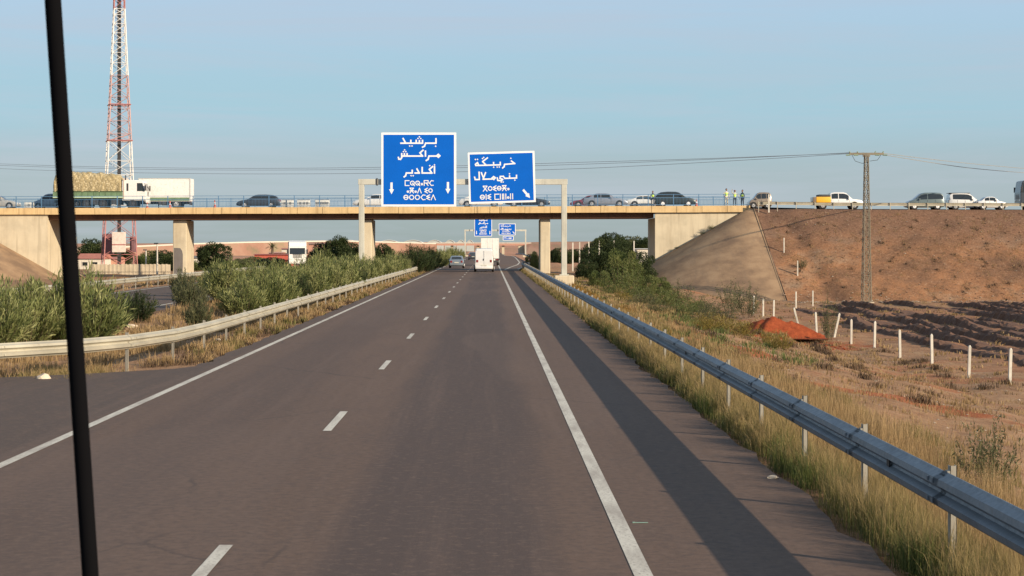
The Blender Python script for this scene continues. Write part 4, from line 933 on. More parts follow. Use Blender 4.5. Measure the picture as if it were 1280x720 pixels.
# ------------------------------------------------------------------ vehicles
def lathe_wheel(parent, x, y, r, wdt, side, rimc=None, rr=.62):
    m = MB(); m.cyl((0, -wdt/2, 0), (0, wdt/2, 0), r, r, 20)
    es = [e for e in m.bm.edges if len(e.link_faces) == 2 and any(len(f.verts) > 8 for f in e.link_faces)]
    bmesh.ops.bevel(m.bm, geom=es, offset=r*.10, segments=2, affect='EDGES')
    w_ = m.build('wheel', M['tyre'], parent, True); w_.location = (x, y, r)
    m = MB(); f = side*wdt/2; m.cyl((0, f-side*.02, 0), (0, f+side*.012, 0), r*rr, r*rr*.94, 16)
    for k in range(5):
        a = k*2*math.pi/5; m.cyl((0, f+side*.01, 0), (math.cos(a)*r*rr*.88, f+side*.016, math.sin(a)*r*rr*.88), r*.10, r*.06, 5)
    m.build('rim', rimc or M['rim'], w_, True); return w_
SHAPES = {
 # (x fraction from tail, bottom, shoulder, top, cabin?)
 'sedan': [(0, .42, .66, .70, 0), (.015, .30, .86, .92, 0), (.13, .24, .93, .985, 0), (.27, .22, .95, 1.38, 1), (.34, .22, .95, 1.44, 1), (.50, .22, .94, 1.45, 1), (.57, .22, .93, 1.40, 1), (.71, .22, .90, .955, 0), (.90, .22, .76, .82, 0), (.975, .26, .62, .68, 0), (1, .34, .5, .55, 0)],
 'hatch': [(0, .40, .70, .74, 0), (.012, .28, .93, .99, 0), (.06, .24, .98, 1.25, 1), (.15, .22, .97, 1.42, 1), (.32, .22, .95, 1.48, 1), (.50, .22, .93, 1.47, 1), (.58, .22, .92, 1.41, 1), (.74, .22, .88, .95, 0), (.92, .22, .74, .80, 0), (.98, .26, .6, .66, 0), (1, .34, .5, .55, 0)],
 'mpv': [(0, .40, .8, .84, 0), (.01, .28, 1.0, 1.10, 0), (.035, .24, 1.05, 1.62, 1), (.10, .22, 1.05, 1.76, 1), (.30, .22, 1.02, 1.80, 1), (.52, .22, 1.0, 1.78, 1), (.62, .22, .99, 1.68, 1), (.80, .22, .97, 1.06, 0), (.93, .22, .84, .90, 0), (.985, .26, .66, .72, 0), (1, .34, .52, .56, 0)],
 'van': [(0, .42, .9, .95, 0), (.006, .30, 1.15, 2.10, 1), (.03, .26, 1.16, 2.26, 1), (.30, .25, 1.15, 2.32, 1), (.62, .25, 1.12, 2.30, 1), (.72, .25, 1.10, 2.18, 1), (.87, .25, 1.05, 1.18, 0), (.96, .28, .85, .95, 0), (1, .36, .6, .66, 0)],
 'pickup': [(0, .50, .95, 1.0, 0), (.01, .42, 1.02, 1.07, 0), (.335, .40, 1.02, 1.075, 0), (.345, .38, 1.03, 1.70, 1), (.42, .36, 1.03, 1.80, 1), (.60, .36, 1.02, 1.79, 1), (.66, .36, 1.0, 1.70, 1), (.77, .36, .98, 1.08, 0), (.93, .36, .9, .97, 0), (.985, .40, .75, .8, 0), (1, .46, .6, .65, 0)],
}
def car(kind, name, label, cat, L, W, colr, x, y, z, face=1, group=None, Hs=1.0, rz=None, metal=.25, wins=None, rimc=None, r=.32, rear_plate=True, darkrear=False, glassm=None):
    S = SHAPES[kind]; t = thing(name, (x, y, z), label, cat, group, (0 if face == 1 else math.pi) if rz is None else rz)
    mat = colr if isinstance(colr, bpy.types.Material) else paint(colr, metal); bm = bmesh.new(); rows = []
    def sect(xf, zb, zs, zt, cab):
        X = (xf-.5)*L; taper = 1-.10*max(0, (abs(xf-.5)-.34)/.16)**2; w_ = W/2*taper
        if cab: wt = W/2*(.76 if kind not in ('van',) else .86)
        else: wt = w_*.93
        zb, zs, zt = zb, zs*Hs, zt*Hs
        return [(X, w_*.90, zb), (X, w_*.985, zb+.12), (X, w_, zb+(zs-zb)*.55), (X, w_*.975, zs), (X, (w_*.975+(wt-w_*.975)*.88), zs+(zt-zs)*.90), (X, wt*.88, zt), (X, 0, zt+.018)]
    def full(s): return s+[(p[0], -p[1], p[2]) for p in s[-2::-1]]
    SS = [sect(*s) for s in S]
    for s in SS: rows.append([bm.verts.new(p) for p in full(s)])
    n = len(rows[0])
    for a, b in zip(rows[:-1], rows[1:]):
        for i in range(n-1): bm.faces.new((a[i], a[i+1], b[i+1], b[i]))
        bm.faces.new((a[0], b[0], b[n-1], a[n-1]))
    bm.faces.new(rows[0]); bm.faces.new(rows[-1][::-1]); bmesh.ops.recalc_face_normals(bm, faces=bm.faces)
    me = bpy.data.meshes.new('body'); bm.to_mesh(me); bm.free()
    me.polygons.foreach_set('use_smooth', [True]*len(me.polygons)); me.set_sharp_from_angle(angle=R(28)); link_mesh('body', me, mat, t)
    xf = [s[0] for s in S]
    def at_x(q):
        out = []
        for i in range(7): out.append(Vector([np.interp(q, xf, [SS[k][i][c] for k in range(len(S))]) for c in range(3)]))
        return out
    gl = glassm or M['glass']
    def side_panel(q0, q1, u0, u1, side, nm='side_window', mt=None, off=.012, lo=(0, 0)):
        V = []; T = []; m_ = 7
        for k in range(m_):
            q = q0+(q1-q0)*k/(m_-1); s = at_x(q); a, b = s[3], s[4]
            for u in (u0, u1):
                p = a.lerp(b, u); V.append((p.x, (p.y+off)*side, p.z))
            for u in (u1, u0):
                p = a.lerp(b, u); V.append((p.x, (p.y-.03)*side, p.z))
        for k in range(m_-1):
            a = 4*k
            for i in range(4): T.append((a+i, a+(i+1) % 4, a+4+(i+1) % 4, a+4+i))
        T += [(0, 1, 2, 3), (4*m_-4, 4*m_-3, 4*m_-2, 4*m_-1)]
        bm2 = bmesh.new(); vs = [bm2.verts.new(p) for p in V]; [bm2.faces.new([vs[i] for i in f]) for f in T]; bmesh.ops.recalc_face_normals(bm2, faces=bm2.faces)
        mm = bpy.data.meshes.new(nm); bm2.to_mesh(mm); bm2.free(); link_mesh(nm, mm, mt or gl, t)
    defw = {'sedan': [(.235, .385), (.40, .595)], 'hatch': [(.085, .20), (.215, .405), (.42, .62)], 'mpv': [(.05, .22), (.24, .45), (.47, .68)], 'van': [(.66, .80)], 'pickup': [(.36, .49), (.505, .70)]}
    for side in (1, -1):
        for q0, q1 in (wins if wins is not None else defw[kind]): side_panel(q0, q1, .10, .90, side)
    def end_panel(qa, qb, u0, u1, fw, nm):
        a, b = at_x(qa), at_x(qb); pts = []
        A = (a[6], a[5]); B = (b[6], b[5])
        def P(q, f, sgn): p = q[0].lerp(q[1], f); return Vector((p.x, p.y*sgn, p.z))
        V = []
        for u in (u0, u1):
            for sgn, f in ((-1, fw), (-1, .5*fw), (1, 0), (1, .5*fw), (1, fw)):
                pa, pb = P(A, f, sgn), P(B, f, sgn); V.append(pa.lerp(pb, u))
        nrm = (V[5]-V[0]).cross(V[4]-V[0]).normalized()
        if nrm.z < 0: nrm = -nrm
        V = [v+nrm*.014 for v in V]+[v-nrm*.03 for v in V]
        bm2 = bmesh.new(); vs = [bm2.verts.new(v) for v in V]
        for i in range(4): bm2.faces.new((vs[i], vs[i+1], vs[i+6], vs[i+5])); bm2.faces.new((vs[10+i], vs[15+i], vs[16+i], vs[11+i]))
        bmesh.ops.recalc_face_normals(bm2, faces=bm2.faces); mm = bpy.data.meshes.new(nm); bm2.to_mesh(mm); bm2.free(); link_mesh(nm, mm, gl, t)
    ws = {'sedan': (.70, .58), 'hatch': (.73, .59), 'mpv': (.79, .63), 'van': (.86, .73), 'pickup': (.76, .67)}[kind]; end_panel(ws[0], ws[1], .06, .94, .92, 'windscreen')
    rw = {'sedan': (.14, .265), 'hatch': (.018, .14), 'mpv': (.012, .06)}.get(kind)
    if rw: end_panel(rw[0], rw[1], .10, .88, .88, 'rear_window')
    # bumpers, lamps, wheels, sills, door seams, handles, mirrors
    zb = S[1][1]
    m = MB(); m.box(-L/2-.05, -L/2+.14, -W/2*.88, W/2*.88, zb+.02, zb+.26, .03); m.build('rear_bumper', mat if not darkrear else M['black'], t, True)
    m = MB(); m.box(L/2-.14, L/2+.045, -W/2*.86, W/2*.86, zb+.0, zb+.24, .03); m.build('front_bumper', mat, t, True)
    zl = (S[1][2]*Hs-.06)
    for s in (1, -1):
        m = MB(); m.box(-L/2-.012, -L/2+.16, s*W/2*.70-.11, s*W/2*.70+.11, zl-.16, zl+.10, .02); m.build('tail_light', M['tail'], t)
        hz = S[-2][2]*Hs; m = MB(); m.box(L/2-.20, L/2-.005, s*W/2*.66-.15, s*W/2*.66+.15, hz-.10, hz+.05, .03); m.build('headlight', M['lamp'], t)
        mx = {'sedan': .62, 'hatch': .64, 'mpv': .68, 'van': .78, 'pickup': .70}[kind]; p = at_x(mx)[3]
        m = MB(); m.box(p.x-.07, p.x+.07, min(s*(p.y+.02), s*(p.y+.19)), max(s*(p.y+.02), s*(p.y+.19)), p.z+.02, p.z+.17, .02); m.build('mirror', mat, t)
        m = MB()
        for q in {'sedan': (.24, .395, .62), 'hatch': (.24, .41, .64), 'mpv': (.24, .46, .7), 'van': (.60, .80), 'pickup': (.35, .5, .71)}[kind]:
            a = at_x(q); X = a[2].x; m.box(X-.006, X+.006, min(s*(a[2].y-.02), s*(a[2].y+.003)), max(s*(a[2].y-.02), s*(a[2].y+.003)), zb+.16, a[3].z-.02)
        m.build('door_seam', M['black'], t)
    for q in ({'van': (.17, .84)}.get(kind, (.185, .81))):
        for s in (1, -1):
            X = (q-.5)*L; m = MB(); m.cyl((X, s*(W/2*.97-.06), r+.02), (X, s*(W/2*1.004), r+.02), r*1.17, r*1.17, 20); m.build('wheel_arch', M['black'], t)
            lathe_wheel(t, X, s*(W/2-.085), r, .21, s, rimc)
    m = MB(); m.box(-L/2-.058, -L/2-.045, -.26, .26, zb+.30 if kind != 'van' else .62, zb+.41 if kind != 'van' else .73); m.build('number_plate', M['plate'], t)
    return t
ZC = lambda x: float(zr(x))
def put(px, d): return (px-CX)*d/F
GQ = 'cars queueing on the overpass'
NR, FR = YB+3.1, YB+6.6
def carx(kind, nm, label, cat, pl, pr_, d, W, colr, face, **k):
    x0, x1 = put(pl, d), put(pr_, d); x = (x0+x1)/2; return car(kind, nm, label, cat, x1-x0, W, colr, x, d, ZC(x), face, **k)
carx('sedan', 'sedan_car', 'silver sedan cut by the left edge of the view on the overpass', 'car', -28, 24, NR, 1.75, (.42, .41, .38), 1, group=GQ)
carx('mpv', 'estate_car', 'blue grey people carrier half hidden behind the black rod', 'car', 42, 84, FR, 1.78, (.16, .20, .26), -1, group=GQ, Hs=.95)
carx('hatch', 'hatchback_car', 'dark grey hatchback alone on the overpass between the cones and the white blocks', 'car', 297, 350, NR, 1.78, (.035, .042, .055), -1, group=GQ, Hs=.97)
carx('sedan', 'sedan_car', 'white sedan on the overpass just left of the big square sign', 'car', 442, 497, NR, 1.76, (.80, .79, .76), -1, group=GQ)
carx('mpv', 'small_van', 'white small van showing its nose in the gap between the two big signs', 'van', 573.5, 628, NR, 1.80, (.82, .81, .78), -1, group=GQ, Hs=1.03)
carx('sedan', 'sedan_car', 'dark sedan on the overpass mostly hidden by the exit sign', 'car', 632, 687, NR, 1.76, (.02, .027, .04), 1, group=GQ, Hs=.96)
carx('hatch', 'hatchback_car', 'dark red car behind the silver sedan right of the gantry', 'car', 713, 762, FR, 1.72, (.22, .025, .04), -1, group=GQ, Hs=.90)
carx('sedan', 'sedan_car', 'silver blue sedan on the overpass right of the gantry upright', 'car', 729, 784, NR, 1.78, (.24, .27, .33), 1, group=GQ)
carx('sedan', 'sedan_car', 'white car low behind the man in the green vest', 'car', 783, 834, FR, 1.72, (.80, .80, .77), 1, group=GQ, Hs=.9)
carx('hatch', 'estate_car', 'dark green estate car nosing right near the right end of the overpass', 'car', 818, 869, NR, 1.82, (.022, .032, .032), 1, group=GQ, Hs=1.08, rimc=M['signwhite'])
carx('mpv', 'off_road_car', 'beige and dark off road car just past the right end of the railing', 'car', 935, 963, FR+1, 1.9, (.27, .22, .17), -1, group='vehicles on the right approach road', Hs=.98)
GA = 'vehicles on the right approach road'
YE = 195.5
pk = carx('pickup', 'pickup_truck', 'white double cab pickup with a yellow load bed on the embankment', 'pickup', 1015, 1078, YE, 1.85, (.82, .81, .78), 1, group=GA, r=.36)
L_ = 63*YE/F; YEL = paint((.85, .45, .03), 0.0)
m = MB(); m.box(-L_/2+.30, -L_*.155, -.935, .935, .60, 1.30, .03); m.build('load_bed', YEL, pk, True)
m = MB(); m.box(-L_/2+.55, -L_*.165, -.80, .80, 1.302, 1.55, .10); m.build('bed_cover', M['darkmetal'], pk, True)
m = MB(); m.box(-L_/2-.02, -L_/2+.295, -.90, .90, .50, 1.28, .03); m.build('tail_gate', paint((.22, .15, .09), 0), pk, True)
carx('mpv', 'people_carrier', 'grey green people carrier with a dark tail on the embankment', 'car', 1132, 1178, YE, 1.85, (.12, .16, .165), -1, group=GA, rimc=M['signwhite'], wins=[(.03, .44), (.46, .70)])
mp = carx('mpv', 'off_road_car', 'white estate with dark roof and windows between two cars on the embankment', 'car', 1184, 1227, YE+.4, 1.85, (.70, .70, .68), 1, group=GA, wins=[(.02, .66)])
m = MB(); m.box(-1.75, .45, -.70, .70, 1.745, 1.80, .02); m.build('roof_cover', M['darkmetal'], mp, True)
carx('sedan', 'sedan_car', 'white sedan close to the right edge of the view on the embankment', 'car', 1220, 1257, YE-.8, 1.7, (.82, .82, .80), 1, group=GA, Hs=.95, rimc=M['signwhite'])
# road traffic
def dz(y): return float(dip(y))
car('sedan', 'sedan_car', 'blue grey sedan driving away in the left lane', 'car', 4.3, 1.78, (.20, .24, .28), put(571, 222), 222, .005, rz=R(90), group='cars driving ahead on the motorway')
car('hatch', 'hatchback_car', 'dark car farther ahead in the left lane beside the white truck', 'car', 4.2, 1.8, (.05, .06, .07), put(591.5, 355), 355, .005, rz=R(90), group='cars driving ahead on the motorway')
vn = car('van', 'delivery_van', 'white windowless panel van driving away in the right lane', 'van', 5.2, 1.98, (.82, .81, .78), put(605, 187), 187+2.6, .005, rz=R(90), Hs=1.03, r=.34)
m = MB(); m.box(-2.612, -2.585, -.006, .006, .75, 2.15); m.build('rear_door_seam', M['black'], vn); m = MB(); m.box(-2.64, -2.60, .03, .09, 1.15, 1.35); m.build('door_handle', M['black'], vn)
# box truck ahead
def box_wheels(t, xs_, W, r=.5, rimc=None, y_in=0):
    for X in xs_:
        for s in (1, -1): lathe_wheel(t, X, s*(W/2-.17), r, .30, s, rimc, .55)
def cab(t, x0, x1, W, z0, z1, mat, tilt=.18, zw=None):
    """tractor cab, nose towards +x"""
    pts = [(x0, z0), (x1, z0), (x1+.02, z0+(z1-z0)*.42), (x1-tilt, z1-.12), (x1-tilt-.22, z1), (x0, z1)]
    m = MB(); vs = [m.bm.verts.new((x, -W/2, z)) for x, z in pts]; f = m.bm.faces.new(vs); r_ = bmesh.ops.extrude_face_region(m.bm, geom=[f])
    bmesh.ops.translate(m.bm, vec=(0, W, 0), verts=[g for g in r_['geom'] if isinstance(g, bmesh.types.BMVert)])
    bmesh.ops.bevel(m.bm, geom=list(m.bm.edges), offset=.05, segments=2, affect='EDGES'); m.build('cab', mat, t, True)
    zm = z0+(z1-z0)*.46; zt = z1-.30
    def ex(z): return x1+.02-(z-(z0+(z1-z0)*.42))*(tilt+.02)/((z1-.12)-(z0+(z1-z0)*.42))
    m = MB(); m.poly([(ex(zm)+.012, -W/2*.88, zm), (ex(zm)+.012, W/2*.88, zm), (ex(zt)+.012, W/2*.88, zt), (ex(zt)+.012, -W/2*.88, zt)], -.03, 'X'); m.build('windscreen', M['glass'], t)
    for s in (1, -1):
        y = s*(W/2+.008); m = MB(); m.poly([(x1-.95, y, zm), (x1-.14, y, zm), (x1-.14-tilt*.8, y, zt), (x1-.95, y, zt)], -.03*s, 'Y'); m.build('side_window', M['glass'], t)
        m = MB(); m.box(x1-.10, x1+.02, min(s*(W/2+.06), s*(W/2+.22)), max(s*(W/2+.06), s*(W/2+.22)), zm+.05, zm+.62, .02); m.build('mirror', M['black'], t)
        m = MB(); m.box(x1-.04, x1+.035, s*W/2*.72-.2, s*W/2*.72+.2, z0+.22, z0+.40, .02); m.build('headlight', M['lamp'], t)
    m = MB(); m.box(x1-.05, x1+.06, -W/2*.96, W/2*.96, z0-.28, z0+.08, .04); m.build('bumper', mat, t, True)
    m = MB()
    for k in range(4): m.box(x1+.0, x1+.032, -W*.26, W*.26, z0+.46+k*.13, z0+.53+k*.13)
    m.build('grille', M['black'], t)
def box_truck(label, x, y, z, rz, L, W, zbox0, zbox1, stripe=None, group=None, cabside=True, name='box_truck', cabc=None):
    t = thing(name, (x, y, z), label, 'truck', group, rz); c = 1.9; b1 = L/2-c-.15
    m = MB(); m.box(-L/2, b1, -W/2, W/2, zbox0, zbox1, .03); m.build('cargo_box', M['white'], t)
    m = MB()
    for X in (-L/2+.03, b1-.03):
        for s in (1, -1): m.box(X-.05, X+.05, s*W/2-.02, s*W/2+.02, zbox0-.02, zbox1+.03)
    for s in (1, -1): m.box(-L/2, b1, s*W/2-.018, s*W/2+.018, zbox1-.05, zbox1+.03)
    m.build('box_frame', plain('box_edge_trim', (.5, .5, .48), .5), t)
    if stripe:
        for s in (1, -1): m = MB(); m.box(-L/2+.08, b1-.08, min(s*W/2, s*(W/2+.012)), max(s*W/2, s*(W/2+.012)), zbox0+.05, zbox0+.42); m.build('stripe', stripe, t)
    m = MB(); m.box(-L/2+.1, L/2-.5, -.42, .42, .55, zbox0-.02); m.box(-L/2, -L/2+.12, -W/2*.92, W/2*.92, .45, .72)
    for s in (1, -1): m.box(-L/2+2.6, -L/2+3.4, s*W/2*.95-.15, s*W/2*.95+.05, .45, .95)
    m.build('chassis', M['darkmetal'], t)
    for s in (1, -1): m = MB(); m.box(-L/2-.03, -L/2+.01, s*W/2*.78-.14, s*W/2*.78+.14, .74, .88); m.build('tail_light', M['tail'], t)
    m = MB(); m.box(-L/2-.02, -L/2-.008, -.012, .012, zbox0+.1, zbox1-.1)
    for yy in (-.35, .35): m.box(-L/2-.03, -L/2-.008, yy-.012, yy+.012, zbox0+.08, zbox1-.08)
    m.build('door_bars', M['white'], t)
    box_wheels(t, (-L/2+1.5, L/2-1.25), W); cab(t, L/2-c, L/2, W*.95, .75, 2.75, cabc or M['white']); return t
box_truck('white box truck driving away ahead of the white van', put(611.5, 250)+.12, 254, -.0, R(90), 8.6, 2.45, .95, 3.72)
# truck coming the other way
tk = box_truck('white truck with a pale box coming towards the camera on the opposite carriageway', put(373, 232)-.6, 236.5, -.05, R(-84), 9.0, 2.3, .95, 3.25, name='oncoming_truck')
m = MB(); m.poly([(2.3, -1.05, 2.74), (3.9, -1.05, 2.74), (3.7, -1.05, 3.15), (2.3, -1.05, 3.4)], 2.1, 'Y'); m.build('roof_spoiler', M['white'], tk)
# loaded truck on the bridge
GREEN = plain('green_truck_side', (.15, .24, .13), .5, 0, .1, .2, 2, (.15, .2, .12)); LGREEN = plain('pale_green_stripe', (.42, .55, .40), .5)
BEI = NT('woven_load_cover'); g_ = BEI.coord('Object', (1, 1, 1)); nn = BEI.noise(g_, 3.2, 5, .7); vr = BEI.n('ShaderNodeTexVoronoi'); vr.inputs['Scale'].default_value = 4.6; BEI.l(g_, vr.inputs['Vector'])
cc = BEI.ramp(nn, [(.3, (.40, .33, .19)), (.55, (.54, .46, .29)), (.75, (.64, .57, .40))]); cc = BEI.mix(BEI.maprange(vr.outputs['Distance'], .25, .55), cc, (.33, .27, .15)); BEI.l(cc, BEI.p.inputs['Base Color']); BEI.p.inputs['Roughness'].default_value = .9; BEI.bump(BEI.math('ADD', nn, vr.outputs['Distance']), .6, .08)
def loaded_truck():
    x0, x1 = put(69, NR), put(185, NR); x = (x0+x1)/2; L = x1-x0; W = 2.4; t = thing('loaded_truck', (x, NR, ZC(x)), 'long truck with a high straw coloured covered load and green side boards', 'truck')
    b1 = put(157, NR)-x
    # the load: lumpy cover sagging over sacks
    nx, nyy = 64, 22; V = []; g = np.random.default_rng(3); ph = g.uniform(0, 6, 12)
    for i in range(nx):
        u = i/(nx-1); X = -L/2+.1+u*(b1-.25+L/2-.1)
        top = 3.86-.30*max(0, (u-.35)/.65)**1.5
        for j in range(nyy):
            v = j/(nyy-1)*math.pi; cyy = -math.cos(v); sz_ = math.sin(v)
            Y = W/2*1.03*(abs(cyy)**.30)*(1 if cyy > 0 else -1)*(1-.10*sz_**3); Z = 1.72+(top-1.72)*min(1, sz_**.42)
            endk = min(1, min(u, 1-u)/.05); Z = 1.72+(Z-1.72)*(.62+.38*endk**.5)
            b = .05*math.sin(X*5.3+ph[0]+Z*2)*math.sin(Z*5.1+ph[1]+X)+.035*math.sin(X*11+Z*9)+g.normal(0, .012)
            V.append((X+b*.5, Y*(1+b*.9), Z+b*1.1))
    T = [(i*nyy+j, i*nyy+j+1, (i+1)*nyy+j+1, (i+1)*nyy+j) for i in range(nx-1) for j in range(nyy-1)]
    bm = bmesh.new(); vs = [bm.verts.new(p) for p in V]; [bm.faces.new([vs[q] for q in f]) for f in T]; bm.faces.new(vs[:nyy]); bm.faces.new(vs[-nyy:][::-1]); bmesh.ops.recalc_face_normals(bm, faces=bm.faces)
    me = bpy.data.meshes.new('load'); bm.to_mesh(me); bm.free(); me.polygons.foreach_set('use_smooth', [True]*len(me.polygons)); link_mesh('load', me, BEI.m, t)
    DG = plain('dark_green_rail', (.05, .085, .035), .6)
    for s in (1, -1):
        yy = s*W/2
        for k in range(12):
            a = -L/2+.05+k*(b1-.1+L/2)/12; bb = a+(b1-.1+L/2)/12-.03; m = MB(); m.box(a, bb, min(yy, yy+s*.05), max(yy, yy+s*.05), 1.30, 1.72, .008); m.build('side_board', GREEN, t)
        m = MB(); m.box(-L/2+.05, b1-.05, min(yy+s*.052, yy+s*.08), max(yy+s*.052, yy+s*.08), 1.74, 1.84); m.build('top_rail', DG, t)
        m = MB(); m.box(-L/2+.05, b1-.05, min(yy+s*.0, yy+s*.075), max(yy+s*.0, yy+s*.075), 1.10, 1.27); m.build('lower_stripe', LGREEN, t)
    m = MB(); m.box(-L/2, b1, -W/2+.02, W/2-.02, 1.05, 1.32); m.build('load_bed', M['darkmetal'], t)
    m = MB(); m.box(-L/2, L/2-.5, -.42, .42, .62, 1.04)
    for a in (-L/2+4.0, -L/2+6.2): 
        for s in (1, -1): m.box(a, a+.8, s*W/2*.9-.2, s*W/2*.9+.1, .42, .98)
    m.build('chassis', M['darkmetal'], t)
    m = MB(); m.box(b1-.02, b1+.10, -W/2, W/2, 1.0, 3.2, .02); m.build('headboard', plain('pale_headboard', (.62, .5, .42), .6), t)
    m = MB(); m.tube([(b1+.2, -W/2+.2, 1.0), (b1+.2, -W/2+.2, 3.5)], .07); m.build('exhaust_stack', M['darkmetal'], t)
    box_wheels(t, (-L/2+1.2, -L/2+2.5, put(98, NR)-x, put(106, NR)-x+.4, put(131, NR)-x, L/2-1.45), W, .46, M['darkmetal'])
    cab(t, put(155, NR)-x, L/2, 2.3, .85, 2.98, M['white'], .30)
    m = MB()
    for s in (1, -1): m.box(L/2-2.05, L/2-1.85, min(s*1.15, s*1.162), max(s*1.15, s*1.162), 1.85, 2.65)
    m.build('cab_vent', M['darkmetal'], t); return t
loaded_truck()
x0, x1 = put(152, FR+.1), put(240, FR+.1); x = (x0+x1)/2
box_truck('white box truck with a green lower stripe standing behind the loaded truck cab', x, FR+.1, ZC(x), math.pi, x1-x0, 2.4, .82, 3.28, stripe=GREEN)
# dark lorry at the right edge
x0, x1 = put(1272, YE+3), put(1330, YE+3); x = (x0+x1)/2
t = thing('dark_lorry', (x, YE+3, ZC(x)), 'dark lorry cab entering at the right edge of the view', 'truck', None, math.pi)
cab(t, (x1-x0)/2-1.8, (x1-x0)/2, 2.4, .8, 3.25, paint((.04, .05, .065), .2)); m = MB(); m.box(-(x1-x0)/2, (x1-x0)/2-1.9, -1.2, 1.2, 1.0, 2.6, .03); m.build('cargo_box', M['darkmetal'], t); box_wheels(t, (-1.2, (x1-x0)/2-1.2), 2.4)
# traffic cones, white blocks on the bridge
def cone(px, d, label, h=.72):
    x = put(px, d); t = thing('traffic_cone', (x, d, ZC(x)), label, 'traffic cone', 'cones on the overpass')
    m = MB(); m.box(-.19, .19, -.19, .19, 0, .04, .01); m.build('base', M['cone'], t)
    m = MB(); m.cyl((0, 0, .04), (0, 0, h), .15, .03, 14); m.build('cone', M['cone'], t, True)
    m = MB(); m.cyl((0, 0, h*.42), (0, 0, h*.66), .112, .078, 14); m.build('band', M['signwhite'], t, True)
cone(268.5, YB+1.0, 'traffic cone alone on the overpass left of the dark hatchback', .85)
cone(212.5, YB+1.0, 'traffic cone in front of the rear wheels of the white box truck', .8)
cone(184, YB+1.0, 'traffic cone beside the front wheel of the loaded truck', .6)
cone(870.5, YB+1.2, 'traffic cone just beyond the nose of the dark green estate', .75)
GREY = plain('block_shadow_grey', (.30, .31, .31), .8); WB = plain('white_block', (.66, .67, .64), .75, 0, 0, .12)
def block(px0, px1, d, h, label, slots):
    x0, x1 = put(px0, d), put(px1, d); x = (x0+x1)/2; w_ = x1-x0; t = thing('road_block', (x, d, ZC(x)), label, 'barrier block', 'white barrier blocks on the overpass')
    m = MB(); m.box(-w_/2, w_/2, -.22, .22, .06, h, .05); m.build('shell', WB, t, True)
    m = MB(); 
    for a in slots: m.box(a*w_-.10, a*w_+.10, -.228, -.20, h*.38, h*.70)  # raised grey plates: shade of recesses painted as colour
    m.build('recess_shade', GREY, t); m = MB()
    for a in (-.36, .36): m.box(a*w_-.12, a*w_+.12, -.20, .20, 0, .075)
    m.build('foot', WB, t)
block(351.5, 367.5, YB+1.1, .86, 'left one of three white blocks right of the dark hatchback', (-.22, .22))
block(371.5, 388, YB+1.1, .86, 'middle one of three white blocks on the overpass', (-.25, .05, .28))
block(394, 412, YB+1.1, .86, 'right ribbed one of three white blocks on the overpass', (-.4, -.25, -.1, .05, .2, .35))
block(31, 42.5, YB+1.3, .66, 'small white block between the silver sedan and the people carrier', (0,))
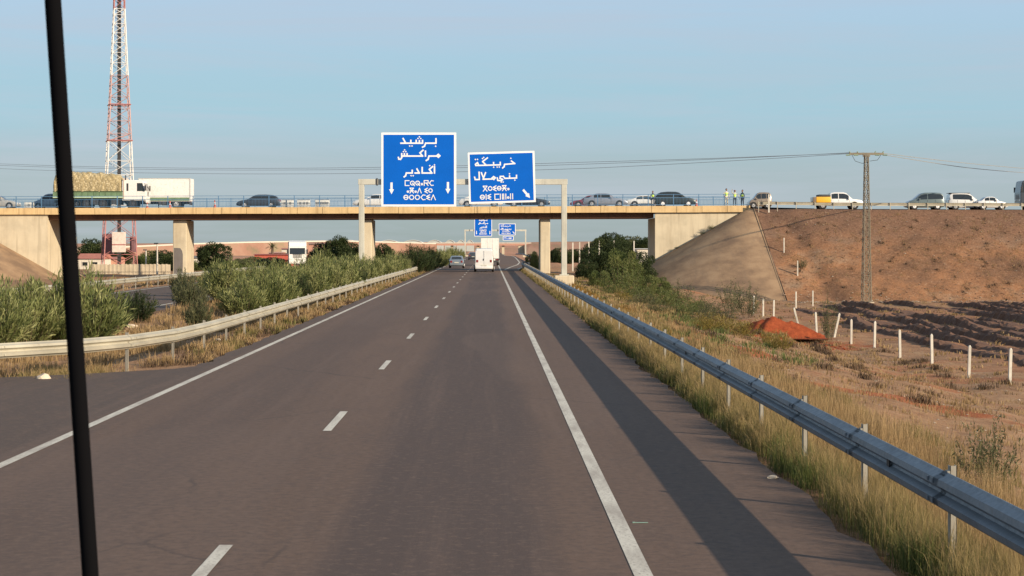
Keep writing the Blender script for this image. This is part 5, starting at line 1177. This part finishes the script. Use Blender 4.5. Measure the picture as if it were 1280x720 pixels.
# ------------------------------------------------------------------ people
def person(px, d, h, label, legs, top, vest, arms, turn=0.0, hat=None, lean=0.0):
    x = put(px, d); t = thing('person', (x, d, ZC(x)), label, 'person', None, turn); k = h/1.75
    def J(p): return (p[0]*k, p[1]*k, p[2]*k)
    def skin(name, pts, edges, rad, mat, root=0, sub=1):
        me = bpy.data.meshes.new(name); me.from_pydata([J(p) for p in pts], edges, []); o = link_mesh(name, me, mat, t)
        sm = o.modifiers.new('Skin', 'SKIN'); sm.use_smooth_shade = True
        for i, r_ in enumerate(rad): me.skin_vertices[0].data[i].radius = (r_*k, r_*k*.85)
        for i in range(len(pts)): me.skin_vertices[0].data[i].use_root = (i == root)
        sb = o.modifiers.new('Subdivision', 'SUBSURF'); sb.levels = sub; sb.render_levels = sub; return o
    (la, lb), = [arms]
    P = [(0, 0, .95), (0, 0, 1.15), (0, lean, 1.38), (0, lean, 1.50), (0, lean-.01, 1.60),
         (.10, 0, .90), (.11, .02, .50), (.11, .05, .08), (.11, -.10, .04), (-.10, 0, .90), (-.13, -.03, .50), (-.14, .04, .08), (-.14, -.12, .04),
         (.19, lean, 1.40), la[0], la[1], (-.19, lean, 1.40), lb[0], lb[1]]
    Ed = [(0, 1), (1, 2), (2, 3), (3, 4), (0, 5), (5, 6), (6, 7), (7, 8), (0, 9), (9, 10), (10, 11), (11, 12), (2, 13), (13, 14), (14, 15), (2, 16), (16, 17), (17, 18)]
    rad = [.13, .12, .14, .055, .06, .085, .06, .042, .04, .085, .06, .042, .04, .055, .042, .03, .055, .042, .03]
    # bevel by bmesh is not possible on skins; assign skin layer first
    def mk(name, P, Ed, rad, mat):
        me = bpy.data.meshes.new(name); me.from_pydata([J(p) for p in P], Ed, []); o = link_mesh(name, me, mat, t); bpy.context.view_layer.objects.active = o
        bm = bmesh.new(); bm.from_mesh(me); lay = bm.verts.layers.skin.verify()
        for i, v in enumerate(bm.verts): v[lay].radius = (rad[i]*k, rad[i]*k*.85); v[lay].use_root = (i == 0)
        bm.to_mesh(me); bm.free()
        q = o.modifiers.new('Skin', 'SKIN'); q.use_smooth_shade = True; s_ = o.modifiers.new('Subdivision', 'SUBSURF'); s_.levels = 1; s_.render_levels = 1; return o
    mk('body', P, Ed, rad, top)
    mk('trousers', [(0, 0, .97)]+P[5:8]+P[9:12], [(0, 1), (1, 2), (2, 3), (0, 4), (4, 5), (5, 6)], [.145, .10, .078, .055, .10, .078, .055], legs)
    if vest: mk('vest', [(0, 0, .98), (0, lean*.5, 1.18), (0, lean, 1.36), (.15, lean, 1.40), (-.15, lean, 1.40)], [(0, 1), (1, 2), (2, 3), (2, 4)], [.15, .145, .165, .08, .08], M['hivis'])
    m = MB(); m.sphere(J((0, lean-.015, 1.66)), .105*k, .82, .95, 1.12, 12); m.cyl(J((0, lean-.10, 1.65)), J((0, lean-.135, 1.64)), .018*k, .01*k, 6)
    for s in (1, -1): m.cyl(J((s*.075, lean, 1.66)), J((s*.098, lean, 1.66)), .025*k, .02*k, 6)
    m.build('head', M['skin'], t, True)
    m = MB(); m.sphere(J((0, lean+.012, 1.70)), .108*k, .86, .96, .95, 12)
    if hat: m.cyl(J((0, lean-.03, 1.70)), J((0, lean-.03, 1.715)), .15*k, .14*k, 12)
    m.build('hair' if not hat else 'cap', hat or M['black'], t, True)
    m = MB()
    for hnd in (la[1], lb[1]):
        m.box(hnd[0]*k-.03*k, hnd[0]*k+.03*k, hnd[1]*k-.02*k, hnd[1]*k+.02*k, hnd[2]*k-.08*k, hnd[2]*k, .008)
        for q in range(4): m.cyl(((hnd[0]-.024+.016*q)*k, hnd[1]*k, (hnd[2]-.075)*k), ((hnd[0]-.024+.016*q)*k, (hnd[1]-.02)*k, (hnd[2]-.15+.01*abs(q-1.5))*k), .008*k, .006*k, 5)
        m.cyl(((hnd[0]+.03)*k, hnd[1]*k, (hnd[2]-.02)*k), ((hnd[0]+.06)*k, (hnd[1]-.02)*k, (hnd[2]-.08)*k), .010*k, .007*k, 5)
    m.build('hands', M['skin'], t, True); return t
down = lambda s: ((s*.27, 0, 1.13), (s*.28, -.06, .88))
person(908, YB+1.2, 1.85, 'man in pale trousers and a yellow vest, leftmost of three at the bridge end', M['cream_cloth'], M['cream_cloth'], True, (down(1), ((-.36, -.05, 1.20), (-.24, -.16, 1.10))), .2)
person(918.5, YB+1.5, 1.72, 'man in yellow vest raising an arm, middle of three at the bridge end', M['navy'], M['cream_cloth'], True, (((.36, -.05, 1.24), (.42, -.08, 1.05)), ((-.34, -.03, 1.60), (-.30, -.05, 1.86))), .1, plain('maroon_cap', (.14, .02, .03), .8))
person(928, YB+1.3, 1.76, 'man in dark clothes and yellow vest, rightmost of three at the bridge end', M['navy'], M['navy'], True, (down(1), down(-1)), -.8)
person(816, YB+1.0, 1.60, 'man in a green vest standing among the cars on the overpass', M['navy'], M['navy'], True, (((.30, -.03, 1.2), (.22, -.2, 1.1)), down(-1)), -.3)
# ------------------------------------------------------------------ lattice masts
def lattice(t, prof, panels, leg_r, brace_r, mats, rot=0.0, names=('leg', 'bracing')):
    """prof: [(z, half width)]; mats: list of (z0, z1, material)"""
    zs = [p[0] for p in prof]; hs = [p[1] for p in prof]; hw = lambda z: float(np.interp(z, zs, hs)); cr, sr = math.cos(rot), math.sin(rot)
    C = lambda z, i: Vector(((sx_[i]*hw(z))*cr-(sy_[i]*hw(z))*sr, (sx_[i]*hw(z))*sr+(sy_[i]*hw(z))*cr, z)); sx_ = (1, 1, -1, -1); sy_ = (1, -1, -1, 1)
    for z0, z1, mt in mats:
        pz = [z for z in panels if z0-1e-6 <= z <= z1+1e-6]
        for i in range(4):
            m = MB()
            for a, b in zip(pz[:-1], pz[1:]): m.bar(C(a, i), C(b, i), leg_r)
            m.build(names[0], mt, t)
        m = MB()
        for a, b in zip(pz[:-1], pz[1:]):
            for i in range(4):
                j = (i+1) % 4; m.bar(C(a, i), C(b, j), brace_r); m.bar(C(a, j), C(b, i), brace_r); m.bar(C(b, i), C(b, j), brace_r)
        m.build(names[1], mt, t)
RED = plain('mast_red', (.42, .17, .16), .6, 0, 0, .15); PRED = plain('mast_faded_red', (.52, .33, .31), .6, 0, 0, .15); WHT = plain('mast_white', (.74, .73, .70), .6, 0, 0, .08)
d = 240.0; x, zg_ = put(149, d), -.75
tw = thing('radio_mast', (x, d, zg_), 'tall red and white lattice radio mast rising out of the top of the view', 'mast')
zz = [0]; 
while zz[-1] < 47: zz.append(zz[-1]+max(1.0, 2.3-.035*zz[-1]))
zz = np.array(zz); edges = [0, 7.4, 17.1, 25.6, 34.3, 47]
for e in edges[1:]: zz[np.argmin(abs(zz-e))] = e
prof = [(0, 2.15), (7.4, 1.85), (17, 1.45), (25.6, 1.05), (34.3, .68), (47, .5)]
lattice(tw, prof, list(zz), .11, .05, [(0, 7.4, RED), (7.4, 17.1, WHT), (17.1, 25.6, PRED), (25.6, 34.3, WHT), (34.3, 47, RED)], R(17))
m = MB(); m.box(-.22, .22, -.1, .1, 0, 46.5); 
for q in np.arange(.3, 46, .6): m.box(-.26, .26, -.14, -.1, q, q+.12)
m.build('cable_ladder', plain('cable_black', (.045, .045, .05), .7), tw)
for z_, h_ in ((17.1, 1.55), (21.8, 1.35)):
    m = MB()
    for s in (1, -1): m.bar((-h_, s*h_, z_), (h_, s*h_, z_), .12); m.bar((s*h_, -h_, z_), (s*h_, h_, z_), .12)
    o = m.build('platform', RED, tw); o.rotation_euler = (0, 0, R(17))
m = MB(); m.box(-.4, 1.35, -2.6, -2.45, 2.6, 5.2, .02); m.build('antenna_screen', plain('screen_white', (.72, .62, .55), .6), tw)
CM_ = plain('cabinet_maroon', (.20, .10, .11), .7); m = MB(); m.box(-1.9, -.7, -1.2, .4, 2.4, 5.0, .05); m.build('equipment_cabinet', CM_, tw); m = MB(); m.box(1.5, 2.1, -.6, .6, 2.6, 4.6, .05); m.build('equipment_cabinet', CM_, tw)
m = MB(); m.box(-.4, 1.35, -2.62, -2.605, 3.5, 3.65); m.build('screen_bar', RED, tw)
# electricity pylon on the right
d = 165.0; x = put(1083, d); zg_ = -2.5; PG = galv('pylon_steel', (.24, .215, .165), .8, .0)
py_ = thing('electricity_pylon', (x, d, zg_), 'slender grey lattice electricity pylon standing at the foot of the red slope', 'pylon')
zz = list(np.linspace(0, 13.3, 17)); lattice(py_, [(0, .36), (13.3, .15)], zz, .052, .036, [(0, 13.3, PG)], R(8))
m = MB(); m.box(-1.55, 1.55, -.09, .09, 13.3, 13.5); m.box(-.3, .3, -.14, .14, 13.14, 13.36); m.build('crossarm', PG, py_)
GI = plain('insulator_glass', (.22, .30, .20), .3)
for q in (-1.45, -.75, .75, 1.45):
    m = MB(); m.cyl((q, 0, 13.5), (q+.28*(1 if q > 0 else -1)*.3, 0, 13.62), .05); m.cyl((q, -.05, 13.3), (q+(.5 if q > 0 else -.5)*.8, -.1, 13.28), .06, .06, 8); m.build('insulator', GI, py_)
m = MB(); m.box(-.6, .6, -.6, .6, -.5, .12, .06); m.build('footing', M['conc'], py_)
m = MB(); m.tube([(-1.3, 0, 13.3), (-1.0, 0, 12.75), (-.4, 0, 12.55), (0, 0, 12.6)], .02); m.tube([(1.3, 0, 13.3), (1.0, 0, 12.85), (.3, 0, 12.75)], .02); m.build('jumper_wire', M['darkmetal'], py_)
WIRE = plain('aluminium_wire', (.26, .28, .29), .8, .0)
def wire(x0, y0, x1, y1, zfun, label, r=.022, n=50):
    pts = [(x0+(x1-x0)*t, y0+(y1-y0)*t, zfun(t)) for t in np.linspace(0, 1, n)]; m = MB(); m.tube(pts, r, 5); return tag(m.build('power_line', WIRE), label, 'wire', 'power lines strung from the lattice pylon')
for k, (dx_, dz_, w_) in enumerate(((-1.5, 0, 'front'), (-.8, .25, 'middle'), (-.2, -.35, 'back'))):
    wire(x+dx_, d, x-143.8+dx_, d+115+k*3, lambda t: 11.0-2.76*t+9.12*t*t+dz_*min(1, t*6), f'{w_} power line strung from the pylon leftwards behind the big signs')
for k, (dx_, dz_, w_) in enumerate(((1.5, 0, 'upper'), (.8, -.35, 'lower'))):
    wire(x+dx_, d, x+dx_+66, d+95+k*3, lambda t: 10.95+dz_*min(1, t*5)-1.2*t+3.4*t*t, f'{w_} power line leaving the pylon towards the right edge', r=.034)
# ------------------------------------------------------------------ background left
WALL = concrete('boundary_wall', (.56, .48, .36), (.36, .29, .2), sc=1.2); ROOF = plain('red_tile_roof', (.44, .17, .12), .8, 0, 0, .2); HW = plain('house_white', (.62, .58, .50), .8, 0, 0, .08); PINK = plain('pink_render', (.50, .27, .20), .85, 0, 0, .15)
def zt_(py, d): return EYE-(py-CY)*d/F
def wallrun(px0, px1, d, y0, y1, label, mat, name='boundary_wall', n=14):
    x0, x1 = put(px0, d), put(px1, d); zb_, ztp = zt_(y1, d)-.6, zt_(y0, d); t = thing(name, ((x0+x1)/2, d, zb_), label, 'wall'); L = (x1-x0)/n
    for i in range(n):
        a = x0+L*i-(x0+x1)/2; m = MB(); m.box(a+.02, a+L-.02, 0, .18, 0, ztp-zb_+random.uniform(-.03, .03), .01); m.build('wall_panel', mat, t)
        m = MB(); m.box(a-.09, a+.09, -.03, .20, 0, ztp-zb_+.04, .01); m.build('pillar', mat, t)
    return t
wallrun(112, 213, 216, 330.5, 342, 'long cream boundary wall behind the foot of the radio mast', WALL, n=20)
def house(px0, px1, d, yroof, yeave, ybase, label, wallm, roofm, wins=(), depth=6, name='house'):
    x0, x1 = put(px0, d), put(px1, d); W = (x1-x0)/2; zb_ = float(ground((x0+x1)/2, d))-.3; ze, zr_ = zt_(yeave, d)-zb_, zt_(yroof, d)-zb_
    t = thing(name, ((x0+x1)/2, d, zb_), label, 'building'); m = MB(); m.box(-W, W, 0, depth, 0, ze, .02); m.build('wall', wallm, t)
    m = MB(); e = .25; b = m.bm; v = [b.verts.new(p) for p in ((-W-e, -e, ze+.005), (W+e, -e, ze+.005), (W+e, depth+e, ze+.005), (-W-e, depth+e, ze+.005), (-W-e, depth/2, zr_), (W+e, depth/2, zr_))]
    for f in ((0, 1, 5, 4), (2, 3, 4, 5), (0, 4, 3), (1, 2, 5), (0, 3, 2, 1)): b.faces.new([v[i] for i in f])
    m.build('roof', roofm, t)
    for u in wins:
        cx = -W+2*W*u; m = MB(); m.box(cx-.45, cx+.45, -.05, .02, ze*.42, ze*.78); f = m.build('window', HW, t); m = MB(); m.box(cx-.36, cx+.36, -.06, -.052, ze*.46, ze*.74); m.build('pane', M['glass'], f)
    return t
house(97, 128, 262, 317, 323.5, 334, 'low white house with a red roof left of the radio mast', HW, ROOF, (.3, .7))
house(128, 146, 268, 321, 324, 334, 'pale pink outbuilding directly behind the radio mast legs', PINK, ROOF)
house(234, 250, 275, 320, 322.5, 331, 'small white house right of the leftmost visible pier', HW, plain('grey_roof', (.2, .17, .16), .8))
house(318, 363, 300, 317.5, 318.5, 327, 'long low building with a bright red wall left of the oncoming truck', plain('bright_red_wall', (.46, .10, .07), .8, 0, 0, .12), plain('red_flat_roof', (.4, .1, .07), .8), depth=5)
house(336, 352, 330, 315, 316.5, 326, 'orange stepped house at the foot of the palm tree', PINK, PINK)
house(386, 428, 330, 303, 305.5, 325, 'tall pinkish farm building right of the oncoming truck', PINK, plain('tan_roof', (.36, .2, .14), .8), (.2, .4, .6, .8), 8)
house(352, 362, 345, 310, 311.5, 324, 'small white and red house between the palm and the truck', HW, ROOF, (.5,))
house(796, 812, 330, 310.5, 311.5, 318, 'long low white shed in the fields right of the road', HW, HW)
# white silo and lamp posts
d = 226; x = put(90.5, d); zb_ = float(ground(x, d)); t = thing('storage_tank', (x, d, zb_), 'white upright tank beside the black rod under the overpass', 'tank')
h = zt_(299, d)-zb_; m = MB(); m.cyl((0, 0, 0), (0, 0, h), .36, .36, 20); m.build('tank', HW, t, True); m = MB(); m.cyl((0, 0, h), (0, 0, h+.16), .38, .12, 20); m.build('cap', M['darkmetal'], t, True)
m = MB(); m.cyl((.48, -.1, 0), (.48, -.1, h+.3), .07); m.build('pipe', M['gantry'], t)
def lamp(px, d, py, label):
    x = put(px, d); zb_ = float(ground(x, d)); h = zt_(py, d)-zb_; t = thing('street_lamp', (x, d, zb_), label, 'lamp post', 'lamp posts left of the motorway')
    m = MB(); m.cyl((0, 0, 0), (0, 0, h), .12, .075, 10); m.build('pole', M['postconc'], t, True); m = MB(); m.box(-.38, .12, -.10, .10, h-.02, h+.14, .03); m.build('lamp_head', M['darkmetal'], t)
lamp(196.5, 214, 305, 'grey lamp post in front of the cream wall, left of the pier')
lamp(182.5, 252, 313, 'short slim lamp post between the radio mast and the dark trees')
# trees
TR = [tree_mesh(3.9, 2.0, .3, 20000, .24, seed=41, blobs=64), tree_mesh(3.0, 2.4, .3, 18000, .24, seed=42, blobs=64)]
for (px, d, mi, s, sz, mat, lab) in [
    (268, 234, 0, 1.02, .98, 'darkleaf', 'round dark tree standing alone left of the oncoming truck'),
    (206, 250, 1, .85, .88, 'darkleaf', 'dark tree beside the leftmost visible pier'), (188, 256, 1, .75, .85, 'brightleaf', 'green bush left of the dark tree by the pier'),
    (150, 300, 1, .9, 1.0, 'darkleaf', 'dark tree seen through the legs of the radio mast'), (118, 330, 1, 1.3, 1.45, 'darkleaf', 'far dark tree above the red roofed house'),
    (236, 246, 1, .7, .5, 'brightleaf', 'low bright green bush left of the round dark tree'), (285, 228, 1, .8, .42, 'brightleaf', 'low green hedge below the round dark tree'), (300, 250, 1, .8, .5, 'greygreen', 'low grey green bush right of the round dark tree'),
    (318, 262, 1, .9, .55, 'brightleaf', 'flat green bush below the red walled building'), (340, 240, 1, .8, .45, 'greygreen', 'grey green bush below the palm tree'),
    (404, 208, 1, .7, .95, 'darkleaf', 'dark bush right of the oncoming truck'), (420, 214, 0, .75, .98, 'darkleaf', 'dark reddish tree left of the gantry upright'), (440, 218, 1, .9, .98, 'darkleaf', 'very dark tree behind the gantry upright'), (478, 236, 1, .6, .95, 'darkleaf', 'dark bush right of the median pier'),
    (700, 340, 1, .9, .9, 'darkleaf', 'dark field tree just right of the right pier'), (722, 360, 1, 1.1, .8, 'darkleaf', 'wide dark tree between slim poles under the bridge'), (742, 372, 1, 1.2, .9, 'darkleaf', 'dark tree near the second slim pole pair'),
    (765, 470, 1, 1.8, 2.0, 'darkleaf', 'far tall dark tree left of the abutment side wall'), (785, 500, 1, 2.0, 1.8, 'greygreen', 'far grey tree by the low white shed'), (802, 480, 0, 1.6, 1.3, 'darkleaf', 'far dark tree next to the abutment side wall'), (750, 520, 1, 1.7, 1.5, 'greygreen', 'far grey green tree above the hedge line')]:
    x = put(px, d); t = plant('tree' if mi == 0 else 'bushy_tree', 'tree', TR[mi], M[mat], x, d, lab, None, 1, partn=('crown', 'trunk')); t.scale = (s, s, sz)
# palm
d = 322; x = put(340.5, d); zb_ = float(ground(x, d)); h = zt_(309, d)-zb_; t = thing('palm_tree', (x, d, zb_), 'small date palm silhouetted before the red earth bank', 'tree')
m = MB(); m.cyl((0, 0, 0), (0, 0, h), .28, .2, 8); m.build('trunk', M['bark'], t)
V = []; T = []; g = np.random.default_rng(8)
for k in range(34):
    a = g.uniform(0, 6.28); el = g.uniform(-.1, 1.3); L = g.uniform(1.2, 1.75)
    p = [(math.cos(a)*math.cos(el)*L*u, math.sin(a)*math.cos(el)*L*u, h+math.sin(el)*L*u-.55*u*u) for u in np.linspace(0, 1, 5)]
    for i in range(4):
        w0, w1 = .16*(1-i/5), .16*(1-(i+1)/5); b = len(V); nx_, ny_ = -math.sin(a), math.cos(a)
        V += [(p[i][0]+nx_*w0, p[i][1]+ny_*w0, p[i][2]), (p[i][0]-nx_*w0, p[i][1]-ny_*w0, p[i][2]), (p[i+1][0]-nx_*w1, p[i+1][1]-ny_*w1, p[i+1][2]), (p[i+1][0]+nx_*w1, p[i+1][1]+ny_*w1, p[i+1][2])]; T.append((b, b+1, b+2, b+3))
link_mesh('fronds', np_mesh('fronds', V, T, 4, {'tint': g.uniform(0, 1, len(V)), 'hf': np.zeros(len(V))}), M['greygreen'], t)
# long red earth bank with a pale barrier, behind everything on the left
RB = NT('red_bank'); g_ = RB.geo((1, .3, 1)); nn = RB.noise(g_, .08, 6, .65); RB.l(RB.ramp(nn, [(.34, (.20, .15, .09)), (.45, (.30, .16, .11)), (.56, (.34, .20, .14)), (.68, (.23, .19, .11))]), RB.p.inputs['Base Color']); RB.p.inputs['Roughness'].default_value = .95
pts = [(60, 520, 315.0), (120, 560, 311.5), (170, 590, 309.0), (235, 640, 306.0), (300, 690, 304.0), (360, 740, 302.8), (430, 800, 302.0), (530, 900, 304.6), (545, 930, 305.2)]
V = []; T = []
for i, (px, d, py) in enumerate(pts):
    x = put(px, d); zt2 = zt_(py, d); zb2 = -2.5; V += [(x, d-14, zb2), (x, d-1.5, zt2-.5), (x, d, zt2), (x, d+12, zt2), (x, d+26, zb2)]
for i in range(len(pts)-1):
    for j in range(4): a = 5*i+j; T.append((a, a+1, a+6, a+5))
tag(link_mesh('red_earth_bank', np_mesh('red_earth_bank', V, T, 4), RB.m), kind='structure')
t = thing('concrete_barrier', (0, 0, 0), 'long pale barrier along the crest of the far red earth bank', 'barrier')
for (p0, p1) in zip(pts[:-1], pts[1:]):
    a = Vector((put(p0[0], p0[1]), p0[1]-.4, zt_(p0[2], p0[1])+.02)); b = Vector((put(p1[0], p1[1]), p1[1]-.4, zt_(p1[2], p1[1])+.02)); m = MB()
    v = [m.bm.verts.new(q) for q in (a, b, b+Vector((0, 0, .5)), a+Vector((0, 0, .5)))]; f = m.bm.faces.new(v); r_ = bmesh.ops.extrude_face_region(m.bm, geom=[f]); bmesh.ops.translate(m.bm, vec=(0, .4, 0), verts=[g for g in r_['geom'] if isinstance(g, bmesh.types.BMVert)])
    m.build('barrier_section', HW, t)
# arched sheds behind the bank
SH = plain('shed_sheet', (.42, .46, .45), .6, .1, 0, .1)
SHR = plain('shed_rim', (.55, .55, .52), .6)
shp = ['leftmost', 'second from left', 'third from left', 'fourth from left', 'fifth from left', 'sixth from left', 'rightmost']
for i, (p0, p1) in enumerate(((424, 449), (472, 500), (502, 530), (533, 553), (556, 569), (571, 581), (583, 592))):
    d = 1150+i*60; x0, x1 = put(p0, d), put(p1, d); W = (x1-x0)/2; zb2 = -1.5; ze = zt_(304.5, d)-zb2; ztp = zt_(300.2, d)-zb2; t = thing('arched_shed', ((x0+x1)/2, d, zb2), f'{shp[i]} of the grey arched sheds on the horizon', 'shed', 'arched sheds on the horizon')
    arc = [(-W+2*W*k/12, ze+(ztp-ze)*math.sin(math.pi*k/12)**.8) for k in range(13)]
    m = MB(); m.poly([(-W, 0, 0)]+[(a, 0, b) for a, b in arc]+[(W, 0, 0)], 40); m.build('hall', SH, t)
    m = MB()
    for (a, b), (c_, e_) in zip(arc[:-1], arc[1:]): m.bar((a, -.3, b), (c_, -.3, e_), .32)
    m.build('roof_rim', SHR, t)
# second overpass far ahead
D2 = 1000.0; z2 = -1.6; t = thing('far_road_bridge', (0, D2, z2), 'low pale overpass crossing the motorway far in the distance', 'bridge')
x0, x1 = put(540, D2), put(664, D2); zt2, zb2 = zt_(304.3, D2)-z2, zt_(306.9, D2)-z2
m = MB(); m.box(x0, x1, 0, 9, zb2, zt2); m.build('deck', PINK, t)
m = MB(); m.box(x0, x1, -.1, .1, zt2+.002, zt2+.5); m.build('parapet', M['postconc'], t)
for px in (565, 597.5, 629):
    xx = put(px, D2); m = MB(); m.box(xx-.7, xx+.7, 1.5, 7, -.4, zb2-.01); m.build('pier', M['conc'], t)
for a, b in ((528, 545), (648, 664)):
    m = MB(); m.box(put(a, D2), put(b, D2), .4, 8.6, -.5, zb2+.5 if a > 600 else zb2+.2); m.build('abutment', M['conc'], t)
V = []; T = []
for (px, py) in ((655, 306), (664, 304.6), (740, 303.2), (900, 302)):
    x = put(px, D2); z = zt_(py, D2); V += [(x, D2-22, -2), (x, D2, z), (x, D2+9, z), (x, D2+30, -2)]
for i in range(3):
    for j in range(3): a = 4*i+j; T.append((a, a+1, a+5, a+4))
V += [(put(640, D2), D2-8, -2)]; T += [(0, 1, len(V)-1, len(V)-1)][:0]
tag(link_mesh('far_earth_bank', np_mesh('far_earth_bank', V, T, 4), RB.m), kind='structure')
